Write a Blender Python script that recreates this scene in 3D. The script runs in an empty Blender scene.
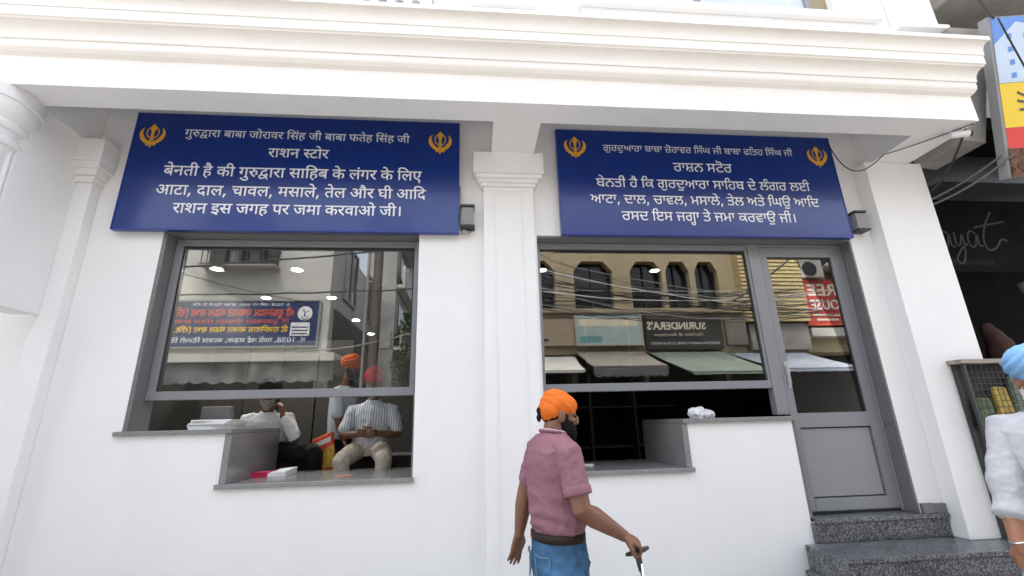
import bpy, bmesh, math, random
from mathutils import Vector, Matrix, noise
from mathutils.geometry import tessellate_polygon, delaunay_2d_cdt
R = math.radians
rng = random.Random(7)
scene = bpy.context.scene
COL = scene.collection

# ------------------------------------------------------------------ camera, sky, sun, exposure
YAW, PITCH, ROLL = R(5.39656), R(16.57919), R(-1.48761)
fwd = Vector((math.sin(YAW)*math.cos(PITCH), math.cos(YAW)*math.cos(PITCH), math.sin(PITCH)))
r0 = Vector((math.cos(YAW), -math.sin(YAW), 0)); u0 = r0.cross(fwd)
rt = r0*math.cos(ROLL) + u0*math.sin(ROLL); up = -r0*math.sin(ROLL) + u0*math.cos(ROLL)
cam_d = bpy.data.cameras.new('camera'); cam = bpy.data.objects.new('camera', cam_d); COL.objects.link(cam)
m = Matrix((rt, up, -fwd)).transposed().to_4x4(); m.translation = Vector((0, -3.9, 1.55)); cam.matrix_world = m
cam_d.sensor_width = 36; cam_d.lens = 450/1024*36; cam_d.clip_start = .05; cam_d.clip_end = 600
scene.camera = cam
SUN_EL, SUN_AZ = R(66), R(-20)      # azimuth: clockwise from +Y
w = bpy.data.worlds.new('World'); scene.world = w; w.use_nodes = True
nt = w.node_tree; sky = nt.nodes.new('ShaderNodeTexSky'); sky.sky_type = 'NISHITA'; sky.sun_disc = False
sky.sun_elevation = SUN_EL; sky.sun_rotation = SUN_AZ; sky.dust_density = 4; sky.air_density = 1.0; sky.ozone_density = .6
hz = nt.nodes.new('ShaderNodeHueSaturation'); hz.inputs['Saturation'].default_value = .42; nt.links.new(sky.outputs[0], hz.inputs['Color'])   # hazy, nearly white city sky
bg = nt.nodes['Background']; bg.inputs[1].default_value = .15; nt.links.new(hz.outputs[0], bg.inputs[0])
sl = bpy.data.lights.new('sun', 'SUN'); sl.energy = 1.4; sl.angle = R(25); sl.color = (1, .95, .88)
so = bpy.data.objects.new('sun', sl); COL.objects.link(so)
sd = Vector((math.sin(SUN_AZ)*math.cos(SUN_EL), math.cos(SUN_AZ)*math.cos(SUN_EL), math.sin(SUN_EL)))
so.rotation_euler = sd.to_track_quat('Z', 'Y').to_euler(); so.location = (0, -6, 20)
vs = scene.view_settings; vs.view_transform = 'Standard'; vs.look = 'None'; vs.gamma = 1; vs.exposure = 2.55
scene.cycles.max_bounces = 10; scene.cycles.diffuse_bounces = 5; scene.cycles.glossy_bounces = 5
scene.cycles.transparent_max_bounces = 12; scene.cycles.sample_clamp_indirect = 6
try: scene.cycles.use_denoising = True
except Exception: pass

# ------------------------------------------------------------------ materials
def pbr(name, col, rough=.6, metal=0, var=.08, vscale=3, bump=0, bscale=60, spec=.5, coat=0, stretch=None):
    mt = bpy.data.materials.new(name); mt.use_nodes = True; t = mt.node_tree; b = t.nodes['Principled BSDF']
    b.inputs['Roughness'].default_value = rough; b.inputs['Metallic'].default_value = metal
    b.inputs['Specular IOR Level'].default_value = spec
    b.inputs['Coat Weight'].default_value = coat; b.inputs['Coat Roughness'].default_value = .08
    tc = t.nodes.new('ShaderNodeTexCoord'); src = tc.outputs['Object']
    if stretch:
        mp = t.nodes.new('ShaderNodeMapping'); mp.inputs['Scale'].default_value = stretch
        t.links.new(src, mp.inputs[0]); src = mp.outputs[0]
    n = t.nodes.new('ShaderNodeTexNoise'); n.inputs['Scale'].default_value = vscale; n.inputs['Detail'].default_value = 6
    n.inputs['Roughness'].default_value = .6
    t.links.new(src, n.inputs['Vector'])
    r = t.nodes.new('ShaderNodeValToRGB')
    r.color_ramp.elements[0].position = .3; r.color_ramp.elements[1].position = .7
    r.color_ramp.elements[0].color = (*[c*(1-var) for c in col], 1)
    r.color_ramp.elements[1].color = (*[min(1, c*(1+var)) for c in col], 1)
    t.links.new(n.outputs['Fac'], r.inputs[0]); t.links.new(r.outputs[0], b.inputs['Base Color'])
    if bump:
        n2 = t.nodes.new('ShaderNodeTexNoise'); n2.inputs['Scale'].default_value = bscale; n2.inputs['Detail'].default_value = 4
        t.links.new(src, n2.inputs['Vector'])
        bp = t.nodes.new('ShaderNodeBump'); bp.inputs['Strength'].default_value = bump; bp.inputs['Distance'].default_value = .01
        t.links.new(n2.outputs['Fac'], bp.inputs['Height']); t.links.new(bp.outputs[0], b.inputs['Normal'])
    return mt

def granite(name, stops, scale=140, rough=.22):
    mt = bpy.data.materials.new(name); mt.use_nodes = True; t = mt.node_tree; b = t.nodes['Principled BSDF']
    b.inputs['Roughness'].default_value = rough
    tc = t.nodes.new('ShaderNodeTexCoord')
    n = t.nodes.new('ShaderNodeTexNoise'); n.inputs['Scale'].default_value = scale; n.inputs['Detail'].default_value = 5; n.inputs['Roughness'].default_value = .75
    v = t.nodes.new('ShaderNodeTexVoronoi'); v.inputs['Scale'].default_value = scale*.8
    big = t.nodes.new('ShaderNodeTexNoise'); big.inputs['Scale'].default_value = 5
    for q in (n, v, big): t.links.new(tc.outputs['Object'], q.inputs['Vector'])
    mx = t.nodes.new('ShaderNodeMath'); mx.operation = 'MULTIPLY_ADD'; mx.inputs[1].default_value = .35
    t.links.new(v.outputs['Color'], mx.inputs[0]); t.links.new(n.outputs['Fac'], mx.inputs[2])
    m2 = t.nodes.new('ShaderNodeMath'); m2.operation = 'MULTIPLY_ADD'; m2.inputs[1].default_value = .18
    t.links.new(big.outputs['Fac'], m2.inputs[0]); t.links.new(mx.outputs[0], m2.inputs[2])
    r = t.nodes.new('ShaderNodeValToRGB'); cr = r.color_ramp
    cr.elements[0].position = stops[0][0]; cr.elements[0].color = (*stops[0][1], 1)
    cr.elements[1].position = stops[-1][0]; cr.elements[1].color = (*stops[-1][1], 1)
    for p, c in stops[1:-1]:
        e = cr.elements.new(p); e.color = (*c, 1)
    t.links.new(m2.outputs[0], r.inputs[0]); t.links.new(r.outputs[0], b.inputs['Base Color'])
    return mt

def glass(name, refl=.2, tint=(.5, .52, .5)):
    mt = bpy.data.materials.new(name); mt.use_nodes = True; t = mt.node_tree; t.nodes.clear()
    o = t.nodes.new('ShaderNodeOutputMaterial'); mx = t.nodes.new('ShaderNodeMixShader')
    g = t.nodes.new('ShaderNodeBsdfGlossy'); g.inputs['Roughness'].default_value = .004; g.inputs[0].default_value = (.97, .97, .95, 1)
    tr = t.nodes.new('ShaderNodeBsdfTransparent'); tr.inputs[0].default_value = (*tint, 1)
    fr = t.nodes.new('ShaderNodeFresnel'); fr.inputs[0].default_value = 1.5
    ad = t.nodes.new('ShaderNodeMath'); ad.operation = 'ADD'; ad.use_clamp = True; ad.inputs[1].default_value = refl
    tc = t.nodes.new('ShaderNodeTexCoord'); nz = t.nodes.new('ShaderNodeTexNoise'); nz.inputs['Scale'].default_value = .9; nz.inputs['Detail'].default_value = 1
    bp = t.nodes.new('ShaderNodeBump'); bp.inputs['Strength'].default_value = .12; bp.inputs['Distance'].default_value = .004   # slight waviness of the sheet
    t.links.new(tc.outputs['Object'], nz.inputs['Vector']); t.links.new(nz.outputs['Fac'], bp.inputs['Height']); t.links.new(bp.outputs[0], g.inputs['Normal'])
    t.links.new(fr.outputs[0], ad.inputs[0]); t.links.new(ad.outputs[0], mx.inputs[0])
    t.links.new(tr.outputs[0], mx.inputs[1]); t.links.new(g.outputs[0], mx.inputs[2]); t.links.new(mx.outputs[0], o.inputs[0])
    return mt

def emit(name, col, s):
    mt = bpy.data.materials.new(name); mt.use_nodes = True; b = mt.node_tree.nodes['Principled BSDF']
    b.inputs['Emission Color'].default_value = (*col, 1); b.inputs['Emission Strength'].default_value = s
    b.inputs['Base Color'].default_value = (.8, .8, .8, 1)
    return mt

def stripes(name, a, b_, per, duty, axis=0, rough=.8):
    mt = bpy.data.materials.new(name); mt.use_nodes = True; t = mt.node_tree; b = t.nodes['Principled BSDF']
    b.inputs['Roughness'].default_value = rough
    tc = t.nodes.new('ShaderNodeTexCoord'); sp = t.nodes.new('ShaderNodeSeparateXYZ'); t.links.new(tc.outputs['Object'], sp.inputs[0])
    m1 = t.nodes.new('ShaderNodeMath'); m1.operation = 'MULTIPLY'; m1.inputs[1].default_value = 1/per
    fr = t.nodes.new('ShaderNodeMath'); fr.operation = 'FRACT'; gt = t.nodes.new('ShaderNodeMath'); gt.operation = 'GREATER_THAN'; gt.inputs[1].default_value = duty
    t.links.new(sp.outputs[axis], m1.inputs[0]); t.links.new(m1.outputs[0], fr.inputs[0]); t.links.new(fr.outputs[0], gt.inputs[0])
    mx = t.nodes.new('ShaderNodeMix'); mx.data_type = 'RGBA'
    mx.inputs[6].default_value = (*a, 1); mx.inputs[7].default_value = (*b_, 1)
    t.links.new(gt.outputs[0], mx.inputs[0]); t.links.new(mx.outputs[2], b.inputs['Base Color'])
    return mt

M = {}
def painted(name, col, streak=.05, bump=.1):
    mt = pbr(name, col, .55, var=.02, vscale=1.4, bump=bump, bscale=45); t = mt.node_tree; b = t.nodes['Principled BSDF']
    src = b.inputs['Base Color'].links[0].from_socket; tc = next(n for n in t.nodes if n.type == 'TEX_COORD')
    out = src
    for sc_, lo, hi, amt in (((7, 7, .5), .60, .85, streak), ((2.2, 2.2, 1.1), .52, .8, streak), ((40, 40, 40), .70, .76, streak*2.2), ((1.1, 1.1, 1.1), .5, .75, streak*.5)):
        mp = t.nodes.new('ShaderNodeMapping'); mp.inputs['Scale'].default_value = sc_; t.links.new(tc.outputs['Object'], mp.inputs[0])
        n = t.nodes.new('ShaderNodeTexNoise'); n.inputs['Scale'].default_value = 1; n.inputs['Detail'].default_value = 5; t.links.new(mp.outputs[0], n.inputs['Vector'])
        r = t.nodes.new('ShaderNodeMapRange'); r.inputs[1].default_value = lo; r.inputs[2].default_value = hi; r.inputs[4].default_value = amt; t.links.new(n.outputs['Fac'], r.inputs[0])
        mx = t.nodes.new('ShaderNodeMix'); mx.data_type = 'RGBA'; mx.inputs[7].default_value = (.30, .26, .21, 1)
        t.links.new(r.outputs[0], mx.inputs[0]); t.links.new(out, mx.inputs[6]); out = mx.outputs[2]
    t.links.new(out, b.inputs['Base Color']); return mt
M['white'] = painted('white_paint', (.80, .795, .785), .045)
M['cream'] = painted('bounce_warmed_white', (.80, .765, .715), .09)  # cornice white, warmed in colour for light reflected from across the street
M['ceiling'] = painted('soffit_paint', (.77, .765, .755), .06)
M['gray_granite'] = granite('grey_granite', [(.42, (.075, .078, .082)), (.62, (.115, .115, .115)), (.8, (.165, .165, .165))], 200, .35)
M['lightgranite'] = granite('ledge_granite', [(.42, (.07, .072, .072)), (.6, (.16, .162, .16)), (.85, (.27, .27, .262))], 230, .2)
M['step_granite'] = granite('step_granite', [(.40, (.008, .009, .011)), (.62, (.022, .024, .028)), (.74, (.065, .069, .075)), (.88, (.24, .24, .25))], 120, .3)
M['alu'] = pbr('grey_aluminium', (.215, .22, .235), .38, metal=0, var=.03, vscale=5, spec=.6)
M['panel'] = pbr('grey_panel', (.26, .26, .27), .45, var=.04, vscale=2)
M['rubber'] = pbr('black_gasket', (.02, .02, .02), .7)
M['glass'] = glass('window_glass', .085, (.80, .81, .80))
M['steel'] = pbr('steel', (.6, .6, .62), .3, metal=1)
M['blue_vinyl'] = pbr('blue_vinyl', (.003, .026, .185), .28, var=.05, vscale=2, coat=.25, bump=.25, bscale=2.2)
M['blue_edge'] = pbr('blue_board_edge', (.008, .03, .25), .4)
M['letter'] = pbr('white_lettering', (.78, .79, .8), .45, var=.02)
M['gold'] = pbr('golden_vinyl', (.72, .36, .018), .45, var=.05)
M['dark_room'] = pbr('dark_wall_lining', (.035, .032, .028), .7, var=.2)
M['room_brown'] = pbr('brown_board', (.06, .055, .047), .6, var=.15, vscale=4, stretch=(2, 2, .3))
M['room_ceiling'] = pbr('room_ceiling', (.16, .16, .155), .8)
M['lamp_on'] = emit('lit_diffuser', (1, .97, .9), 125); M['lamp_dim'] = emit('lit_diffuser_dim', (1, .97, .9), 8)
M['asphalt'] = pbr('dusty_concrete_street', (.27, .26, .245), .9, var=.25, vscale=8, bump=.5, bscale=120)
M['paving'] = pbr('paving', (.30, .29, .275), .85, var=.2, vscale=6, bump=.4)
M['black_metal'] = pbr('black_metal', (.03, .03, .032), .5)
M['gray_metal'] = pbr('grey_metal', (.25, .25, .25), .5)
M['wire_black'] = pbr('black_cable', (.015, .015, .016), .5)
M['wire_gray'] = pbr('grey_cable', (.22, .22, .22), .5)
M['wire_white'] = pbr('white_cable', (.65, .63, .6), .5)
M['paper'] = pbr('paper', (.78, .78, .77), .8, var=.04)
M['plastic'] = pbr('white_plastic', (.8, .8, .82), .3, var=.03, coat=.3)
M['pink_card'] = pbr('pink_card', (.6, .02, .1), .5)
M['wood'] = pbr('grey_wood', (.30, .25, .21), .7, var=.25, vscale=6, stretch=(.4, 6, 6))
M['concrete'] = pbr('concrete', (.30, .285, .26), .9, var=.25, vscale=3, bump=.5, bscale=20)
M['dirty_white'] = pbr('weathered_white_paint', (.47, .46, .43), .8, var=.10, vscale=1.2, bump=.2)
M['dirty_gray'] = pbr('weathered_grey_plaster', (.30, .30, .29), .8, var=.2, vscale=1)
M['beige'] = pbr('beige_plaster', (.33, .265, .165), .8, var=.1, vscale=1.5, bump=.2)
M['brown'] = pbr('brown_cladding', (.10, .085, .07), .7, var=.25, vscale=3)
M['dark_glass'] = pbr('dark_glass', (.015, .016, .018), .1, var=.1)
M['shop_dark'] = pbr('dark_shop', (.022, .02, .018), .7, var=.3, vscale=1.5)
M['beige_canvas'] = pbr('beige_canvas', (.21, .19, .165), .85, var=.08, bump=.3, bscale=15)
M['green_canvas'] = pbr('pale_green_canvas', (.175, .21, .18), .8, var=.08, bump=.3, bscale=15)
M['blue_canvas'] = pbr('pale_blue_canvas', (.27, .30, .36), .8, var=.08, bump=.3, bscale=15)
M['dark_canvas'] = pbr('dark_canvas', (.09, .085, .09), .8)
M['teal_board'] = pbr('pale_teal_board', (.42, .52, .52), .5, var=.1)
M['black_board'] = pbr('charcoal_board', (.045, .043, .04), .4, var=.1)
M['ivory'] = pbr('ivory_lettering', (.7, .64, .5), .5)
M['navy_board'] = pbr('navy_board', (.02, .035, .12), .4, var=.06)
M['red_letter'] = pbr('red_lettering', (.62, .10, .04), .5)
M['yellow_letter'] = pbr('yellow_lettering', (.75, .48, .03), .5)
M['red_board'] = pbr('red_board', (.42, .05, .04), .5, var=.1)
M['tarp'] = pbr('grey_tarpaulin', (.16, .165, .17), .5, var=.3, vscale=2, bump=.8, bscale=6)
M['leaf'] = pbr('leaf', (.07, .11, .03), .6, var=.4, vscale=9)
M['bark'] = pbr('bark', (.10, .08, .06), .9, var=.3, vscale=12)
M['curtain'] = pbr('pale_curtain', (.55, .6, .68), .8, var=.08, vscale=4, stretch=(14, 14, .2))
M['hoard_yellow'] = pbr('yellow_print', (.80, .55, .02), .5, var=.04)
M['hoard_red'] = pbr('red_print', (.62, .035, .03), .5, var=.08)
M['hoard_blue'] = pbr('blue_print', (.10, .24, .62), .5, var=.08)
M['hoard_pale'] = pbr('pale_blue_print', (.50, .60, .72), .5, var=.08)
M['rust'] = pbr('rusty_sheet', (.35, .16, .09), .8, var=.6, vscale=18)

# ------------------------------------------------------------------ mesh helpers
class MB:
    def __init__(s): s.b = bmesh.new()
    def box(s, x0, x1, y0, y1, z0, z1):
        v = [s.b.verts.new(p) for p in ((x0,y0,z0),(x1,y0,z0),(x1,y1,z0),(x0,y1,z0),(x0,y0,z1),(x1,y0,z1),(x1,y1,z1),(x0,y1,z1))]
        for f in ((3,2,1,0),(4,5,6,7),(0,1,5,4),(1,2,6,5),(2,3,7,6),(3,0,4,7)): s.b.faces.new([v[i] for i in f])
        return s
    def hexa(s, pts):   # 8 points, bottom ring then top ring
        v = [s.b.verts.new(p) for p in pts]
        for f in ((3,2,1,0),(4,5,6,7),(0,1,5,4),(1,2,6,5),(2,3,7,6),(3,0,4,7)): s.b.faces.new([v[i] for i in f])
        return s
    def face(s, pts):
        s.b.faces.new([s.b.verts.new(p) for p in pts]); return s
    def tube(s, pts, r, n=8, caps=True):
        pts = [Vector(p) for p in pts]; rs = r if isinstance(r, (list, tuple)) else [r]*len(pts)
        rings = []; ref = None
        for i, p in enumerate(pts):
            t = (pts[min(i+1, len(pts)-1)] - pts[max(i-1, 0)]).normalized()
            if ref is None: ref = Vector((0,0,1)) if abs(t.z) < .9 else Vector((1,0,0))
            a = t.cross(ref).normalized(); b = a.cross(t); ref = b
            rings.append([s.b.verts.new(p + (a*math.cos(2*math.pi*k/n) + b*math.sin(2*math.pi*k/n))*rs[i]) for k in range(n)])
        for A, B in zip(rings, rings[1:]):
            for k in range(n): s.b.faces.new((A[k], A[(k+1)%n], B[(k+1)%n], B[k]))
        if caps: s.b.faces.new(rings[0][::-1]); s.b.faces.new(rings[-1])
        return s
    def poly(s, outer, holes, y0, y1):   # polygon in XZ with holes, extruded y0..y1
        loops = [[Vector((x, z, 0)) for x, z in L] for L in [outer]+holes]
        tris = tessellate_polygon(loops); flat = [p for L in loops for p in L]
        F = [s.b.verts.new((p.x, y0, p.y)) for p in flat]; B = [s.b.verts.new((p.x, y1, p.y)) for p in flat]
        for t in tris:
            a, b, c = (flat[i] for i in t)
            if (b-a).cross(c-a).z < 0: t = t[::-1]
            s.b.faces.new([F[i] for i in t]); s.b.faces.new([B[i] for i in t[::-1]])
        o = 0
        for L in loops:
            n = len(L)
            for k in range(n): s.b.faces.new((F[o+k], F[o+(k+1)%n], B[o+(k+1)%n], B[o+k]))
            o += n
        return s
    def sweep_x(s, prof, x0, x1, mitre=None):   # profile (y,z) closed polygon along X; mitre = base y: end offset = base - y
        n = len(prof); rings = []; m_ = 60
        for i in range(m_+1):
            t = i/m_; ring = []
            for y, z in prof:
                xe = x1 + (.5*(mitre - y) if mitre is not None else 0); x = x0+(xe-x0)*t
                w_ = .0022*noise.noise(Vector((x*1.7, z*9, 1))) ; w2 = .0022*noise.noise(Vector((x*1.3, z*9, 5)))
                ring.append(s.b.verts.new((x, y+w_, z+w2)))
            rings.append(ring)
        for A, B in zip(rings, rings[1:]):
            for k in range(n): s.b.faces.new((A[k], A[(k+1)%n], B[(k+1)%n], B[k]))
        s.b.faces.new(rings[0][::-1]); s.b.faces.new(rings[-1])
        return s
    def lathe(s, c, prof, n=32, fl=None):   # profile (r,z) about vertical axis at c
        rings = []
        for r, z in prof:
            ring = []
            for k in range(n):
                a = 2*math.pi*k/n; q = r*(1 - (fl(z, k) if fl else 0))
                ring.append(s.b.verts.new((c[0]+q*math.cos(a), c[1]+q*math.sin(a), z)))
            rings.append(ring)
        for A, B in zip(rings, rings[1:]):
            for k in range(n): s.b.faces.new((A[k], A[(k+1)%n], B[(k+1)%n], B[k]))
        s.b.faces.new(rings[0][::-1]); s.b.faces.new(rings[-1])
        return s
    def loft(s, rings):   # rings = (centre, U, V) ellipses
        n = 16; rr = []
        for c, U, V in rings:
            c, U, V = Vector(c), Vector(U), Vector(V)
            rr.append([s.b.verts.new(c + U*math.cos(2*math.pi*k/n) + V*math.sin(2*math.pi*k/n)) for k in range(n)])
        for A, B in zip(rr, rr[1:]):
            for k in range(n): s.b.faces.new((A[k], A[(k+1)%n], B[(k+1)%n], B[k]))
        s.b.faces.new(rr[0][::-1]); s.b.faces.new(rr[-1]); return s
    def ell(s, c, ax, m3=None, n=14, h=10):
        c = Vector(c); X, Y, Z = (m3 @ Vector(v) if m3 else Vector(v) for v in ((ax[0],0,0),(0,ax[1],0),(0,0,ax[2])))
        rings = []
        for i in range(1, h):
            t = math.pi*i/h - math.pi/2
            rings.append((c + Z*math.sin(t), X*math.cos(t), Y*math.cos(t)))
        e = .02
        return s.loft([(c - Z, X*e, Y*e)] + rings + [(c + Z, X*e, Y*e)])
    def limb(s, pts, rad, hint=(0,0,1), dome=True):   # rad: r or (ru, rv); u along hint
        pts = [Vector(p) for p in pts]; rr = [(r, r) if not isinstance(r, tuple) else r for r in rad]
        h = Vector(hint); out = []; fr = []
        for i, p in enumerate(pts):
            t = (pts[min(i+1, len(pts)-1)] - pts[max(i-1, 0)]).normalized()
            u = h - t*h.dot(t)
            if u.length < .1: u = t.orthogonal()
            u.normalize(); v = t.cross(u); h = u; fr.append((t, u, v))
        t, u, v = fr[0]
        if dome:
            for a in (80, 50, 25): out.append((pts[0] - t*rr[0][0]*math.sin(R(a))*.8, u*rr[0][0]*math.cos(R(a)), v*rr[0][1]*math.cos(R(a))))
        for p, (t, u, v), r in zip(pts, fr, rr): out.append((p, u*r[0], v*r[1]))
        if dome:
            for a in (25, 50, 80): out.append((pts[-1] + t*rr[-1][0]*math.sin(R(a))*.8, u*rr[-1][0]*math.cos(R(a)), v*rr[-1][1]*math.cos(R(a))))
        return s.loft(out)
    def build(s, name, mat, parent=None, bevel=0, smooth=False, remesh=0, sm=0, fn=None, keep=False):
        bmesh.ops.recalc_face_normals(s.b, faces=s.b.faces)
        me = bpy.data.meshes.new(name); s.b.to_mesh(me); s.b.free()
        ob = bpy.data.objects.new(name, me); COL.objects.link(ob)
        if remesh:
            md = ob.modifiers.new('r', 'REMESH'); md.mode = 'VOXEL'; md.voxel_size = remesh; md.use_smooth_shade = True
            if sm: ms = ob.modifiers.new('s', 'SMOOTH'); ms.iterations = sm; ms.factor = .5
            dg = bpy.context.evaluated_depsgraph_get(); me2 = bpy.data.meshes.new_from_object(ob.evaluated_get(dg))
            ob.modifiers.clear(); ob.data = me2; bpy.data.meshes.remove(me); me = me2; me.name = name
        if fn:
            me.calc_loop_triangles(); nn = [Vector(v.normal) for v in me.vertices]
            for v, n in zip(me.vertices, nn): v.co = fn(v.co, n)
            me.update()
        if smooth or remesh:
            me.polygons.foreach_set('use_smooth', [True]*len(me.polygons))
        me.materials.clear(); me.materials.append(mat)
        if bevel:
            b = ob.modifiers.new('bevel', 'BEVEL'); b.width = bevel; b.segments = 2; b.limit_method = 'ANGLE'; b.angle_limit = R(40)
        if parent is not None: attach(ob, parent)
        return ob
def attach(ob, parent):
    ob.parent = parent; mw = Matrix.Identity(4); p = parent
    loc = Vector((0,0,0))
    while p is not None:
        if p.parent is None: loc = p.location.copy()
        p = p.parent
    if parent.parent is None: ob.matrix_parent_inverse = Matrix.Translation(-loc)
def tag(o, label, cat, group=None, kind=None):
    if label: o['label'] = label
    if cat: o['category'] = cat
    if group: o['group'] = group
    if kind: o['kind'] = kind
    return o
def thing(name, label, cat, loc=(0,0,0), group=None):
    o = bpy.data.objects.new(name, None); o.empty_display_size = .1; COL.objects.link(o); o.location = loc
    return tag(o, label, cat, group)
def ribbon(pts, ws):      # 2D stroke -> polygon
    L, Rr = [], []
    for i, p in enumerate(pts):
        a = pts[max(i-1, 0)]; b = pts[min(i+1, len(pts)-1)]
        dx, dy = b[0]-a[0], b[1]-a[1]; l = math.hypot(dx, dy) or 1
        wv = ws[i] if isinstance(ws, (list, tuple)) else ws
        L.append((p[0]-dy/l*wv, p[1]+dx/l*wv)); Rr.append((p[0]+dy/l*wv, p[1]-dx/l*wv))
    return L + Rr[::-1]
def bez(p, n=12):
    out = []
    for i in range(n+1):
        t = i/n; q = [Vector(a) for a in p]
        while len(q) > 1: q = [a.lerp(b, t) for a, b in zip(q, q[1:])]
        out.append(tuple(q[0]))
    return out
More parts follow.
